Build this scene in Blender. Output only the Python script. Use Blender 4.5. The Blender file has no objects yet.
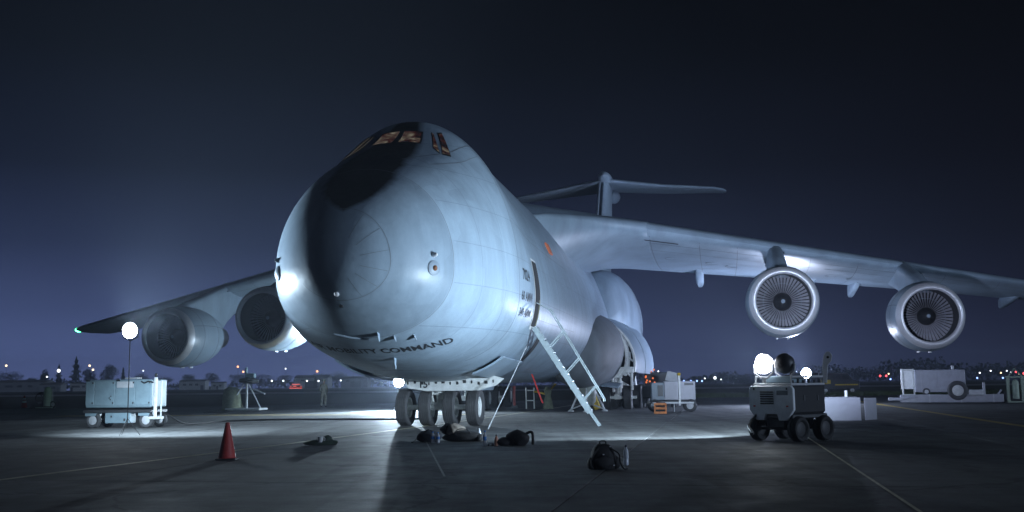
import bpy, bmesh, math, random
import numpy as np
from mathutils import Vector, Matrix
random.seed(7); rng = np.random.default_rng(7)
sc = bpy.context.scene
C = bpy.data.collections.new('place'); sc.collection.children.link(C)
R = math.radians

# ------------------------------------------------------------------ camera
CAM_H, PITCH, ROLL = 1.372, 0.1223, 0.0118
cd = bpy.data.cameras.new('camera'); co = bpy.data.objects.new('camera', cd); C.objects.link(co)
cd.sensor_width = 36.0; cd.lens = 36.0*1040.3/1024; cd.clip_start = 0.1; cd.clip_end = 5000
_r = Vector((1,0,0)); _u = Vector((0,-math.sin(PITCH), math.cos(PITCH))); _f = Vector((0,math.cos(PITCH), math.sin(PITCH)))
rr = math.cos(ROLL)*_r - math.sin(ROLL)*_u; uu = math.sin(ROLL)*_r + math.cos(ROLL)*_u
co.matrix_world = Matrix(((rr.x,uu.x,-_f.x,0),(rr.y,uu.y,-_f.y,0),(rr.z,uu.z,-_f.z,CAM_H),(0,0,0,1)))
sc.camera = co
vs = sc.view_settings; vs.view_transform = 'Standard'; vs.look = 'None'; vs.gamma = 1.0; vs.use_curve_mapping = False; vs.exposure = 0.0
try:
    sc.cycles.volume_step_rate = 4; sc.cycles.volume_bounces = 0; sc.cycles.max_bounces = 6
except Exception: pass

def s2l(c):
    return tuple((x/255/12.92 if x/255 <= .04045 else ((x/255+.055)/1.055)**2.4) for x in c)

# ------------------------------------------------------------------ night sky with the glow of the base low on the left
world = bpy.data.worlds.new('World'); sc.world = world; world.use_nodes = True
wt = world.node_tree; wt.nodes.clear()
def wn(t, **k):
    n = wt.nodes.new(t)
    for a, b in k.items(): setattr(n, a, b)
    return n
tc = wn('ShaderNodeTexCoord'); sep = wn('ShaderNodeSeparateXYZ'); wt.links.new(tc.outputs['Generated'], sep.inputs[0])
def ramp(stops):
    n = wn('ShaderNodeValToRGB'); e = n.color_ramp.elements
    while len(e) > 1: e.remove(e[-1])
    e[0].position = stops[0][0]; e[0].color = (*s2l(stops[0][1]), 1)
    for p, c in stops[1:]:
        x = e.new(p); x.color = (*s2l(c), 1)
    n.color_ramp.interpolation = 'B_SPLINE' if False else 'LINEAR'
    wt.links.new(sep.outputs['Z'], n.inputs[0]); return n
rl = ramp([(0,(92,107,160)),(.03,(82,97,146)),(.07,(64,77,117)),(.13,(40,50,78)),(.2,(22,29,46)),(.3,(12,17,26)),(.45,(7,9,14)),(1,(5,6,10))])
rg = ramp([(0,(30,33,54)),(.03,(26,28,47)),(.07,(20,22,37)),(.13,(14,16,26)),(.2,(9,10,17)),(.3,(6,7,11)),(.45,(5,6,9)),(1,(5,6,10))])
# the base and town lie ahead to the left: glow strongest there, fading with bearing
vm = wn('ShaderNodeVectorMath', operation='DOT_PRODUCT'); vm.inputs[1].default_value = (-.78,.63,0); wt.links.new(tc.outputs['Generated'], vm.inputs[0])
mr = wn('ShaderNodeMapRange', interpolation_type='SMOOTHSTEP'); mr.inputs[1].default_value = .98; mr.inputs[2].default_value = .10
wt.links.new(vm.outputs['Value'], mr.inputs[0])
mx = wn('ShaderNodeMix', data_type='RGBA'); wt.links.new(mr.outputs[0], mx.inputs[0])
wt.links.new(rl.outputs[0], mx.inputs[6]); wt.links.new(rg.outputs[0], mx.inputs[7])
nz = wn('ShaderNodeTexNoise'); nz.inputs['Scale'].default_value = 2.2; nz.inputs['Detail'].default_value = 3
wt.links.new(tc.outputs['Generated'], nz.inputs['Vector'])
nr = wn('ShaderNodeMapRange'); nr.inputs[3].default_value = .82; nr.inputs[4].default_value = 1.18; wt.links.new(nz.outputs[0], nr.inputs[0])
mm = wn('ShaderNodeMix', data_type='RGBA', blend_type='MULTIPLY'); mm.inputs[0].default_value = 1
wt.links.new(mx.outputs[2], mm.inputs[6]); wt.links.new(nr.outputs[0], mm.inputs[7])
bg = wn('ShaderNodeBackground'); bg.inputs[1].default_value = 1.0; wo = wn('ShaderNodeOutputWorld')
wt.links.new(mm.outputs[2], bg.inputs[0]); wt.links.new(bg.outputs[0], wo.inputs[0])

# added low weak sun from the front right: fill for upper hull and tail
sun = bpy.data.lights.new('fill_sun', 'SUN'); sun.energy = 1.0; sun.angle = R(.6); sun.color = (.58,.74,1.0)
so = bpy.data.objects.new('fill_sun', sun); C.objects.link(so); so.rotation_euler = Vector((-.90,.40,-.16)).to_track_quat('-Z','Y').to_euler()
# lamp powers (the lights themselves sit in the lamp builders)
P_NOSE, P_WING, P_TOWER, P_LOW, P_BACK = 12500.0, 17000.0, 11000.0, 16000.0, 56000.0
COOL = (.66,.84,1.0); VIOLET = (.62,.72,1.0)

# ------------------------------------------------------------------ materials
MATS = {}
def mat(name, col, rough=.6, metal=0, var=.15, scale=6, bump=.0, bscale=40, emit=None, estr=0, coat=0, streak=0, trans=0, rnd=0):
    if name in MATS: return MATS[name]
    m = bpy.data.materials.new(name); m.use_nodes = True; t = m.node_tree; n = t.nodes; L = t.links
    b = n['Principled BSDF']; b.inputs['Roughness'].default_value = rough; b.inputs['Metallic'].default_value = metal
    b.inputs['Coat Weight'].default_value = coat
    if trans: b.inputs['Transmission Weight'].default_value = trans
    tc = n.new('ShaderNodeTexCoord')
    nz = n.new('ShaderNodeTexNoise'); nz.inputs['Scale'].default_value = scale; nz.inputs['Detail'].default_value = 6; nz.inputs['Roughness'].default_value = .62
    mp = n.new('ShaderNodeMapping'); L.new(tc.outputs['Object'], mp.inputs[0]); L.new(mp.outputs[0], nz.inputs['Vector'])
    if streak: mp.inputs['Scale'].default_value = (1, 1, 1/streak)
    mr = n.new('ShaderNodeMapRange'); mr.inputs[1].default_value = .3; mr.inputs[2].default_value = .7
    mr.inputs[3].default_value = 1-var; mr.inputs[4].default_value = 1+var; L.new(nz.outputs[0], mr.inputs[0])
    mx = n.new('ShaderNodeMix'); mx.data_type = 'RGBA'; mx.blend_type = 'MULTIPLY'; mx.inputs[0].default_value = 1
    mx.inputs[6].default_value = (*col, 1); L.new(mr.outputs[0], mx.inputs[7])
    out = mx.outputs[2]
    if rnd:
        oi = n.new('ShaderNodeObjectInfo'); m2 = n.new('ShaderNodeMapRange'); m2.inputs[3].default_value = 1-rnd; m2.inputs[4].default_value = 1+rnd
        L.new(oi.outputs['Random'], m2.inputs[0])
        m3 = n.new('ShaderNodeMix'); m3.data_type = 'RGBA'; m3.blend_type = 'MULTIPLY'; m3.inputs[0].default_value = 1
        L.new(out, m3.inputs[6]); L.new(m2.outputs[0], m3.inputs[7]); out = m3.outputs[2]
    L.new(out, b.inputs['Base Color'])
    r2 = n.new('ShaderNodeMapRange'); r2.inputs[3].default_value = max(.03, rough-.12); r2.inputs[4].default_value = min(1, rough+.12)
    L.new(nz.outputs[0], r2.inputs[0]); L.new(r2.outputs[0], b.inputs['Roughness'])
    if bump:
        n2 = n.new('ShaderNodeTexNoise'); n2.inputs['Scale'].default_value = bscale; n2.inputs['Detail'].default_value = 4
        L.new(tc.outputs['Object'], n2.inputs['Vector'])
        bp = n.new('ShaderNodeBump'); bp.inputs['Strength'].default_value = bump; bp.inputs['Distance'].default_value = .02
        L.new(n2.outputs[0], bp.inputs['Height']); L.new(bp.outputs[0], b.inputs['Normal'])
    if emit:
        b.inputs['Emission Color'].default_value = (*emit, 1); b.inputs['Emission Strength'].default_value = estr
    MATS[name] = m; return m

GREY = mat('aircraft_grey', (.245,.315,.385), .42, var=.17, scale=1.1, streak=3, bump=.03, bscale=9)
GREY2 = mat('aircraft_grey_dull', (.18,.225,.275), .5, var=.14, scale=2.2, bump=.03, bscale=12)
BLACK = mat('matt_black_paint', (.012,.013,.015), .6, var=.2)
SEAM = mat('panel_seam', (.13,.145,.165), .6, var=.2, scale=2)
LINE = mat('panel_edge', (.20,.225,.25), .6, var=.25, scale=2)
DECAL = mat('decal_dark_grey', (.022,.026,.032), .6, var=.25, scale=9)
WHITE = mat('gear_white', (.62,.64,.64), .45, var=.18, scale=5, bump=.03)
RUBBER = mat('tyre_rubber', (.055,.057,.062), .75, var=.25, scale=8, bump=.15, bscale=60)
STEEL = mat('bare_steel', (.45,.46,.48), .35, 1, var=.15)
LIP = mat('intake_lip_metal', (.62,.63,.66), .38, .35, var=.08)
BLADE = mat('fan_titanium', (.27,.27,.30), .45, .3, var=.15)
DARK = mat('dark_interior', (.012,.013,.015), .8)
DKMETAL = mat('dark_metal', (.06,.063,.068), .5, .4, var=.2)

# ------------------------------------------------------------------ mesh builder
class MB:
    def __init__(s): s.v = []; s.f = []
    def add(s, V, F):
        o = len(s.v); s.v += [tuple(map(float, p)) for p in V]; s.f += [tuple(i+o for i in q) for q in F]; return s
    def box(s, c, d, rot=None):
        x, y, z = d[0]/2, d[1]/2, d[2]/2
        V = [Vector((a*x, b*y, e*z)) for e in (-1,1) for b in (-1,1) for a in (-1,1)]
        if rot is not None:
            M = Matrix.Rotation(rot[2],3,'Z') @ Matrix.Rotation(rot[1],3,'Y') @ Matrix.Rotation(rot[0],3,'X'); V = [M@v for v in V]
        c = Vector(c); V = [v+c for v in V]
        return s.add(V, [(0,2,3,1),(4,5,7,6),(0,1,5,4),(2,6,7,3),(0,4,6,2),(1,3,7,5)])
    def loft(s, rings, close=True, cap0=True, cap1=True):
        n = len(rings[0]); V = [p for r in rings for p in r]; F = []
        for i in range(len(rings)-1):
            for j in range(n if close else n-1):
                k = (j+1) % n; F.append((i*n+j, i*n+k, (i+1)*n+k, (i+1)*n+j))
        if close and cap0: F.append(tuple(range(n-1,-1,-1)))
        if close and cap1: F.append(tuple((len(rings)-1)*n+j for j in range(n)))
        return s.add(V, F)
    def lathe(s, prof, o, ax, n=32, cap0=False, cap1=False):
        ax = Vector(ax).normalized(); u = ax.orthogonal().normalized(); w = ax.cross(u); o = Vector(o)
        return s.loft([[o+ax*x+(u*math.cos(t)+w*math.sin(t))*max(r,1e-4) for t in [2*math.pi*k/n for k in range(n)]] for x, r in prof], True, cap0, cap1)
    def cyl(s, p, q, r, r2=None, n=12):
        p = Vector(p); q = Vector(q); return s.lathe([(0,r),((q-p).length, r if r2 is None else r2)], p, q-p, n, True, True)
    def tube(s, path, r, n=6, rad=None):
        P = [Vector(p) for p in path]; rings = []; prev = None
        for i, p in enumerate(P):
            t = (P[min(i+1,len(P)-1)]-P[max(i-1,0)]).normalized()
            u = t.orthogonal().normalized() if prev is None else (prev-t*prev.dot(t)).normalized()
            prev = u; w = t.cross(u); q = rad[i] if rad else r
            rings.append([p+(u*math.cos(a)+w*math.sin(a))*q for a in [2*math.pi*k/n for k in range(n)]])
        return s.loft(rings)
    def prism(s, poly, axis, a, b):
        def P(u, v, w): return (w,u,v) if axis == 'x' else (u,w,v) if axis == 'y' else (u,v,w)
        return s.loft([[P(u,v,a) for u, v in poly],[P(u,v,b) for u, v in poly]])
    def obj(s, name, m, parent=None, loc=(0,0,0), rot=(0,0,0), ang=35, bev=0, seg=1):
        me = bpy.data.meshes.new(name); me.from_pydata(s.v, [], s.f)
        bm = bmesh.new(); bm.from_mesh(me); bmesh.ops.recalc_face_normals(bm, faces=bm.faces)
        if bev: bmesh.ops.bevel(bm, geom=[e for e in bm.edges if len(e.link_faces) == 2 and e.calc_face_angle(0) > .6], offset=bev, segments=seg, affect='EDGES', clamp_overlap=True)
        bm.to_mesh(me); bm.free(); me.shade_smooth(); me.set_sharp_from_angle(angle=R(ang))
        me.materials.append(m); return link(name, me, parent, loc, rot)
def link(name, me, parent=None, loc=(0,0,0), rot=(0,0,0)):
    o = bpy.data.objects.new(name, me); C.objects.link(o); o.location = loc; o.rotation_euler = rot
    if parent: o.parent = parent
    return o
def empty(name, loc=(0,0,0), rz=0):
    return link(name, None, None, loc, (0,0,rz))
def tag(o, label=None, cat=None, group=None, kind=None):
    if label: o['label'] = label
    if cat: o['category'] = cat
    if group: o['group'] = group
    if kind: o['kind'] = kind
    return o
def dup(o, parent=None, **k):
    c = o.copy(); C.objects.link(c); c.parent = parent
    for key, v in k.items(): setattr(c, key, v)
    for ch in list(o.children): dup(ch, c)
    return c
def text_mesh(txt, size, name='t'):
    cu = bpy.data.curves.new(name, 'FONT'); cu.body = txt; cu.size = size; cu.align_x = 'CENTER'; cu.align_y = 'CENTER'; cu.resolution_u = 2; cu.offset = size*.022
    o = bpy.data.objects.new(name, cu); C.objects.link(o); dg = bpy.context.evaluated_depsgraph_get()
    me = bpy.data.meshes.new_from_object(o.evaluated_get(dg)); bpy.data.objects.remove(o); bpy.data.curves.remove(cu)
    bm = bmesh.new(); bm.from_mesh(me); bmesh.ops.triangulate(bm, faces=bm.faces)
    for _ in range(1): bmesh.ops.subdivide_edges(bm, edges=[e for e in bm.edges if e.calc_length() > size*.3], cuts=1)
    bm.to_mesh(me); bm.free(); return me
def lamp(kind, name, loc, power, color, parent=None, aim=None, cone=2.6, blend=.2, radius=.15):
    l = bpy.data.lights.new(name, kind); l.energy = power; l.color = color; l.shadow_soft_size = radius
    o = link(name, l, parent, loc)
    if kind == 'SPOT':
        l.spot_size = cone; l.spot_blend = blend; o.rotation_euler = Vector(aim).to_track_quat('-Z','Y').to_euler()
    return o

# ================================================================== GROUND
PSI = 0.1955; AX, AY = -2.501, 35.727
def air(b, a): return (AX+a*math.sin(PSI)+b*math.cos(PSI), AY+a*math.cos(PSI)-b*math.sin(PSI))
def ground_mat(name, c1, c2, rough, stain=True, bump=.25, rnd=0):
    m = bpy.data.materials.new(name); m.use_nodes = True; t = m.node_tree; n = t.nodes; L = t.links; b = n['Principled BSDF']
    geo = n.new('ShaderNodeNewGeometry')
    def noise(sc_, det=6, ro=.6, stretch=None):
        q = n.new('ShaderNodeTexNoise'); q.inputs['Scale'].default_value = sc_; q.inputs['Detail'].default_value = det; q.inputs['Roughness'].default_value = ro
        if stretch:
            mp = n.new('ShaderNodeMapping'); mp.inputs['Rotation'].default_value = (0,0,PSI); mp.inputs['Scale'].default_value = stretch
            L.new(geo.outputs['Position'], mp.inputs[0]); L.new(mp.outputs[0], q.inputs['Vector'])
        else: L.new(geo.outputs['Position'], q.inputs['Vector'])
        return q
    big = noise(.16, 5, .62); mid = noise(1.1, 6, .7); fine = noise(38, 3, .7); tyre = noise(1.0, 4, .6, (1.6,.05,1)); tr2 = noise(1.0, 4, .55, (.06,.9,1))
    mr = n.new('ShaderNodeMapRange'); mr.inputs[1].default_value = .32; mr.inputs[2].default_value = .68; L.new(big.outputs[0], mr.inputs[0])
    mx = n.new('ShaderNodeMix'); mx.data_type = 'RGBA'; mx.inputs[6].default_value = (*c1,1); mx.inputs[7].default_value = (*c2,1); L.new(mr.outputs[0], mx.inputs[0])
    out = mx.outputs[2]
    for src, lo, hi, a, z in ((mid,.35,.7,1.3,.65),(fine,.3,.7,.72,1.28),(tyre,.5,.68,1,.5),(tr2,.5,.7,1,.6)):
        if not stain and src in (tyre, tr2): continue
        q = n.new('ShaderNodeMapRange'); q.inputs[1].default_value = lo; q.inputs[2].default_value = hi; q.inputs[3].default_value = a; q.inputs[4].default_value = z
        L.new(src.outputs[0], q.inputs[0])
        w = n.new('ShaderNodeMix'); w.data_type = 'RGBA'; w.blend_type = 'MULTIPLY'; w.inputs[0].default_value = 1; L.new(out, w.inputs[6]); L.new(q.outputs[0], w.inputs[7]); out = w.outputs[2]
    if stain:      # sealed cracks and oil spots
        wv = noise(.9, 4, .6); ad = n.new('ShaderNodeVectorMath'); ad.operation = 'MULTIPLY_ADD'; ad.inputs[1].default_value = (1.6,1.6,0); L.new(wv.outputs['Color'], ad.inputs[0]); L.new(geo.outputs['Position'], ad.inputs[2])
        vo = n.new('ShaderNodeTexVoronoi'); vo.feature = 'DISTANCE_TO_EDGE'; vo.inputs['Scale'].default_value = .17; L.new(ad.outputs[0], vo.inputs['Vector'])
        vr = n.new('ShaderNodeMapRange'); vr.inputs[1].default_value = .003; vr.inputs[2].default_value = .009; vr.inputs[3].default_value = .38; vr.inputs[4].default_value = 1; L.new(vo.outputs['Distance'], vr.inputs[0])
        v2 = n.new('ShaderNodeTexVoronoi'); v2.inputs['Scale'].default_value = .55; L.new(ad.outputs[0], v2.inputs['Vector'])
        v3 = n.new('ShaderNodeMapRange'); v3.inputs[1].default_value = .05; v3.inputs[2].default_value = .28; v3.inputs[3].default_value = .6; v3.inputs[4].default_value = 1; L.new(v2.outputs['Distance'], v3.inputs[0])
        for q in (vr, v3):
            w = n.new('ShaderNodeMix'); w.data_type = 'RGBA'; w.blend_type = 'MULTIPLY'; w.inputs[0].default_value = 1; L.new(out, w.inputs[6]); L.new(q.outputs[0], w.inputs[7]); out = w.outputs[2]
    if rnd:
        oi = n.new('ShaderNodeObjectInfo'); m2 = n.new('ShaderNodeMapRange'); m2.inputs[3].default_value = 1-rnd; m2.inputs[4].default_value = 1+rnd; L.new(oi.outputs['Random'], m2.inputs[0])
        w = n.new('ShaderNodeMix'); w.data_type = 'RGBA'; w.blend_type = 'MULTIPLY'; w.inputs[0].default_value = 1; L.new(out, w.inputs[6]); L.new(m2.outputs[0], w.inputs[7]); out = w.outputs[2]
    L.new(out, b.inputs['Base Color'])
    r = n.new('ShaderNodeMapRange'); r.inputs[1].default_value = .3; r.inputs[2].default_value = .7; r.inputs[3].default_value = rough-.13; r.inputs[4].default_value = rough+.15
    L.new(mid.outputs[0], r.inputs[0]); L.new(r.outputs[0], b.inputs['Roughness'])
    b.inputs['Specular IOR Level'].default_value = .3; bp = n.new('ShaderNodeBump'); bp.inputs['Strength'].default_value = bump; bp.inputs['Distance'].default_value = .012; L.new(fine.outputs[0], bp.inputs['Height']); L.new(bp.outputs[0], b.inputs['Normal'])
    return m
CONC = ground_mat('apron_concrete', (.056,.059,.061), (.096,.099,.098), .72, rnd=.28)
JOINT = ground_mat('joint_sealant', (.028,.029,.031), (.045,.045,.047), .7, False)
GRASS = ground_mat('grass_field', (.022,.030,.016), (.040,.044,.024), .95, False, .6)
FARC = ground_mat('taxiway_concrete', (.22,.225,.23), (.28,.28,.285), .7)
def sheet(name, pts, z, m):
    mb = MB(); mb.add([(x,y,z) for x,y in pts], [tuple(range(len(pts)))]); return tag(mb.obj(name, m), kind='structure')
sheet('ground', [(-690,-50),(690,-50),(690,985),(-690,985)], -.06, GRASS)
apron = sheet('apron', [(-340,-48),(340,-48),(340,90),(20,95),(-30,76),(-340,62)], -.022, JOINT)
sheet('taxiway', [(-640,218),(640,205),(640,262),(-640,292)], -.05, FARC)
# concrete slabs of the apron, 7.6 m squares laid along the parking line; single pieces near, the rest of the field as larger pours
SL = 7.6
def slab_mesh(name, w, d, z=.0, t=.022):
    mb = MB(); mb.box((0,0,z-t/2), (w-.022, d-.022, t)); o = mb.obj(name, CONC, bev=.006); me = o.data; bpy.data.objects.remove(o); return me
sme = slab_mesh('slab', SL, SL); n_s = 0
OFFB, OFFA = 3.75, -1.2
def inside(x, y):
    if y < -44 or abs(x) > 330: return False
    lim = 62+(x+340)/310*14 if x < -30 else 76+(x+30)/50*19 if x < 20 else 95-(x-20)/320*5
    return y < lim-5.6
far = MB()
for i in range(-50, 51):
    for j in range(-12, 14):
        b, a = OFFB+i*SL, OFFA+j*SL; x, y = air(b, a)
        if not inside(x, y): continue
        if y > 3 and y < 72 and abs(x) < y*.62+5:
            link('slab', sme, apron, (x,y,0), (0,0,-PSI))
        else:
            ct, st = math.cos(PSI), math.sin(PSI); w = (SL-.022)/2
            far.add([(x+u*ct*w+v*st*w, y-u*st*w+v*ct*w, 0) for u, v in ((-1,-1),(1,-1),(1,1),(-1,1))], [(0,1,2,3)])
tag(far.obj('slab_field', CONC, apron), kind='stuff')
YEL = mat('worn_yellow_paint', (.42,.30,.06), .6, var=.45, scale=3)
YEL2 = mat('worn_pale_line', (.46,.43,.30), .6, var=.4, scale=3)
def stripe(name, path, w, m, z=.005):
    mb = MB(); P = [Vector((x,y,0)) for x, y in path]; L_ = []
    for i, p in enumerate(P):
        t = (P[min(i+1,len(P)-1)]-P[max(i-1,0)]).normalized(); q = Vector((-t.y,t.x,0))*w/2; L_.append((p-q+Vector((0,0,z)), p+q+Vector((0,0,z))))
    mb.loft(L_, close=False); return tag(mb.obj(name, m), kind='structure')
stripe('lead_in_line', [air(-1.7,-26), air(-1.45,-19), air(-.9,-11), air(-.5,-3), air(-.1,6), air(.2,24), air(.2,40)], .15, YEL2)
stripe('taxi_line', [air(18.0,-14), air(17.8,0), air(18.0,28), air(18.1,48)], .30, YEL)
stripe('apron_edge_line', [air(11.36,-34), air(11.4,-8), air(11.5,46)], .045, YEL2)
stripe('service_line', [air(-24,13.8), air(-13.5,13.6), air(-6.5,12.6), air(-2,12.4)], .9, YEL)
stripe('short_line', [(-2.17,25.9), (-1.05,15.9)], .035, mat('faint_line', (.20,.20,.18), .7, var=.4, scale=3))

# ================================================================== AIRCRAFT  (local frame: x = port, y = aft, z = up; origin under the nose gear)
HULL_S = [0,.3,1,2,3,4,5,5.6,6.3,7.2,8.5,10,13,18,24,50,60,66,70]
def profile(v):
    xs=np.sqrt(np.array(HULL_S)); v=np.array(v,float)
    # pchip
    h=np.diff(xs); d=np.diff(v)/h; m=np.zeros_like(v)
    for i in range(1,len(v)-1):
        if d[i-1]*d[i]>0:
            w1=2*h[i]+h[i-1]; w2=h[i]+2*h[i-1]; m[i]=(w1+w2)/(w1/d[i-1]+w2/d[i])
    m[0]=d[0]; m[-1]=d[-1]
    def f(s):
        x=np.sqrt(np.asarray(s,float)); i=np.clip(np.searchsorted(xs,x)-1,0,len(xs)-2)
        t=(x-xs[i])/h[i]
        return v[i]*(2*t**3-3*t**2+1)+m[i]*h[i]*(t**3-2*t**2+t)+v[i+1]*(-2*t**3+3*t**2)+m[i+1]*h[i]*(t**3-t**2)
    return f
#      0   .3   1    2    3    4    5    5.6  6.3  7.2  8.5   10   13   18   24   50   60   66   70
top=profile([4.5,5.75,6.6,7.3,7.85,8.3,8.8,9.25,9.68,9.8,9.86,9.87,9.84,9.74,9.68,9.62,9.5,9.4,9.2])
bot=profile([4.5,3.65,3.1,2.6,2.25,2.0,1.85,1.77,1.68,1.58,1.5,1.45,1.42,1.42,1.42,1.6,4.0,6.0,7.8])
wid=profile([0,1.1,1.95,2.57,2.95,3.22,3.4,3.46,3.52,3.57,3.6,3.6,3.6,3.6,3.6,3.5,2.6,1.6,.5])
zw =profile([4.5,4.5,4.5,4.48,4.45,4.4,4.35,4.3,4.3,4.3,4.3,4.3,4.3,4.3,4.3,4.3,6.5,7.6,8.6])
eu =profile([2,2,2.05,2.1,2.15,2.13,2.13,2.08,1.98,1.8,1.66,1.6,1.58,1.58,1.6,1.7,2,2,2])
el =profile([2,2,2.05,2.1,2.2,2.25,2.3,2.3,2.3,2.3,2.3,2.3,2.3,2.3,2.3,2.3,2,2,2])
def hull(s,th):
    s=np.asarray(s,float);th=np.asarray(th,float)
    s=s+0*th; th=th+0*s; c=np.cos(th);sn=np.sin(th)
    e=np.where(sn>=0,eu(s),el(s))
    hh=np.where(sn>=0,top(s)-zw(s),zw(s)-bot(s))
    b=wid(s)*np.sign(c)*np.abs(c)**(2/e); z=zw(s)+hh*np.sign(sn)*np.abs(sn)**(2/e)
    return b, s-9.8, z

TIP = 9.8
def hp(s, th, off=0.0):
    p = np.array(hull(s, th)).T if np.ndim(s) or np.ndim(th) else np.array(hull(s, th))
    if not off: return p
    e = 1e-3
    s2 = np.maximum(np.asarray(s, float), 2e-3)
    du = np.array(hull(s2+e, th)).T-np.array(hull(s2-e, th)).T; dv = np.array(hull(s2, th+e)).T-np.array(hull(s2, th-e)).T
    n = np.cross(dv, du); n /= np.linalg.norm(n, axis=-1, keepdims=True)+1e-12
    c = np.array([0*np.asarray(p[...,0]), p[...,1], 0*np.asarray(p[...,0])+5.0]).T if p.ndim > 1 else np.array([0, p[1], 5.0])
    sg = np.sign((n*(p-c)).sum(-1, keepdims=True)); sg[sg == 0] = 1
    return p+n*sg*off
def th_of_z(s, z):           # port side
    e = eu(s) if z >= zw(s) else el(s); h = (top(s)-zw(s)) if z >= zw(s) else (zw(s)-bot(s))
    v = min(1, abs(z-zw(s))/h)**(e/2); return math.asin(v)*(1 if z >= zw(s) else -1)
def th_of_b(s, b, lower=True):
    e = el(s) if lower else eu(s); v = min(1, abs(b)/wid(s))**(e/2); t = math.acos(v)
    if b < 0: t = math.pi-t
    return -t if lower else t
def hull_patch(name, S, T, off, m, parent, thick=0):
    """curved panel following the hull between station and angle lists (grid)"""
    mb = MB(); g = [[hp(float(s), float(t), off) for t in T] for s in S]
    if thick:
        g2 = [[hp(float(s), float(t), off-thick) for t in T] for s in S]
        rows = [a+b[::-1] for a, b in zip(g, g2)]; mb.loft(rows)
    else: mb.loft(g, close=False)
    return mb.obj(name, m, parent, ang=50)
def hull_strip(name, path, w, m, parent, off=.004):
    P = [Vector(hp(float(s), float(t), off)) for s, t in path]; Q = [Vector(hp(float(s), float(t), off+.05)) for s, t in path]; L_ = []
    for i, p in enumerate(P):
        t = (P[min(i+1,len(P)-1)]-P[max(i-1,0)]).normalized(); nn = (Q[i]-p).normalized(); q = t.cross(nn)*w/2; L_.append((p-q, p+q))
    mb = MB(); mb.loft(L_, close=False); return mb.obj(name, m, parent)

plane = empty('cargo_aircraft', (AX,AY,0), -PSI)
tag(plane, 'huge grey four-engine cargo jet parked nose towards the viewer', 'aircraft')

# skin: grey with a black glare panel in front of the windscreen
skin = bpy.data.materials.new('hull_skin'); skin.use_nodes = True
_t = skin.node_tree; _n = _t.nodes; _L = _t.links; _b = _n['Principled BSDF']
_tc = _n.new('ShaderNodeTexCoord'); _sp = _n.new('ShaderNodeSeparateXYZ'); _L.new(_tc.outputs['Object'], _sp.inputs[0])
def M(op, a, b=None, c=None, clamp=False):
    q = _n.new('ShaderNodeMath'); q.operation = op; q.use_clamp = clamp
    for i, v in enumerate((a, b, c)):
        if v is None: continue
        if isinstance(v, (int, float)): q.inputs[i].default_value = v
        else: _L.new(v, q.inputs[i])
    return q.outputs[0]
def NZ(scale, vec=None, det=5, ro=.6, st=None):
    q = _n.new('ShaderNodeTexNoise'); q.inputs['Scale'].default_value = scale; q.inputs['Detail'].default_value = det; q.inputs['Roughness'].default_value = ro
    if st:
        mp = _n.new('ShaderNodeMapping'); mp.inputs['Scale'].default_value = st; _L.new(_tc.outputs['Object'], mp.inputs[0]); _L.new(mp.outputs[0], q.inputs['Vector'])
    else: _L.new(_tc.outputs['Object'], q.inputs['Vector'])
    return q.outputs[0]
wob = M('MULTIPLY', M('SUBTRACT', NZ(2.5), .5), .30)
hwz = M('MULTIPLY', M('MAXIMUM', M('SUBTRACT', _sp.outputs['Z'], 8.0), 0), .34)
absb = M('ADD', M('ADD', M('ABSOLUTE', _sp.outputs['X']), hwz), M('MULTIPLY', wob, M('LESS_THAN', _sp.outputs['Z'], 8.0)))
# half width of the panel: 1.15 m, running out to a rounded toe above the nose tip
toe = M('SUBTRACT', 1.08, M('MULTIPLY', M('POWER', M('MAXIMUM', M('SUBTRACT', 6.85, _sp.outputs['Z']), 0), 2.0), .95))
inb = M('MULTIPLY', M('SUBTRACT', toe, absb), 4.0, None, True)
edge_aft = M('MULTIPLY', M('SUBTRACT', -3.15, _sp.outputs['Y']), 60.0, None, True)
blk = M('MULTIPLY', inb, edge_aft)
blk = M('MULTIPLY', blk, M('MULTIPLY', M('SUBTRACT', _sp.outputs['Z'], 5.1), 4.0, None, True))
big = NZ(.55, det=6); fin_ = NZ(5.5, det=6, ro=.7); strk = NZ(1.0, det=5, st=(2.2,2.2,.22))
tone = M('ADD', M('ADD', M('MULTIPLY', M('SUBTRACT', big, .5), .34), M('MULTIPLY', M('SUBTRACT', fin_, .5), .18)), M('ADD', M('MULTIPLY', M('SUBTRACT', strk, .5), .62), 1.0))
# faint skin laps: frames every 1.52 m and stringer laps every 1.1 m, broken by wear
def lapline(sock, period, w):
    fr = M('FRACT', M('DIVIDE', M('ADD', sock, 40.0), period)); d_ = M('ABSOLUTE', M('SUBTRACT', fr, .5)); return M('GREATER_THAN', d_, .5-w/period)
lap = M('MAXIMUM', lapline(_sp.outputs['Y'], 1.52, .010), lapline(_sp.outputs['Z'], 1.13, .008))
lap = M('MULTIPLY', lap, M('MULTIPLY', M('GREATER_THAN', _sp.outputs['Y'], -7.8), M('MULTIPLY', fin_, .62)))
tone = M('MULTIPLY', tone, M('SUBTRACT', 1.0, lap))
# grime patches and repainted rectangles
rep = _n.new('ShaderNodeTexVoronoi'); rep.distance = 'CHEBYCHEV'; rep.inputs['Scale'].default_value = .75; _L.new(_tc.outputs['Object'], rep.inputs['Vector'])
_rs = _n.new('ShaderNodeSeparateXYZ'); _L.new(rep.outputs['Color'], _rs.inputs[0])
tone = M('MULTIPLY', tone, M('ADD', .93, M('MULTIPLY', _rs.outputs['X'], .14)))
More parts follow.
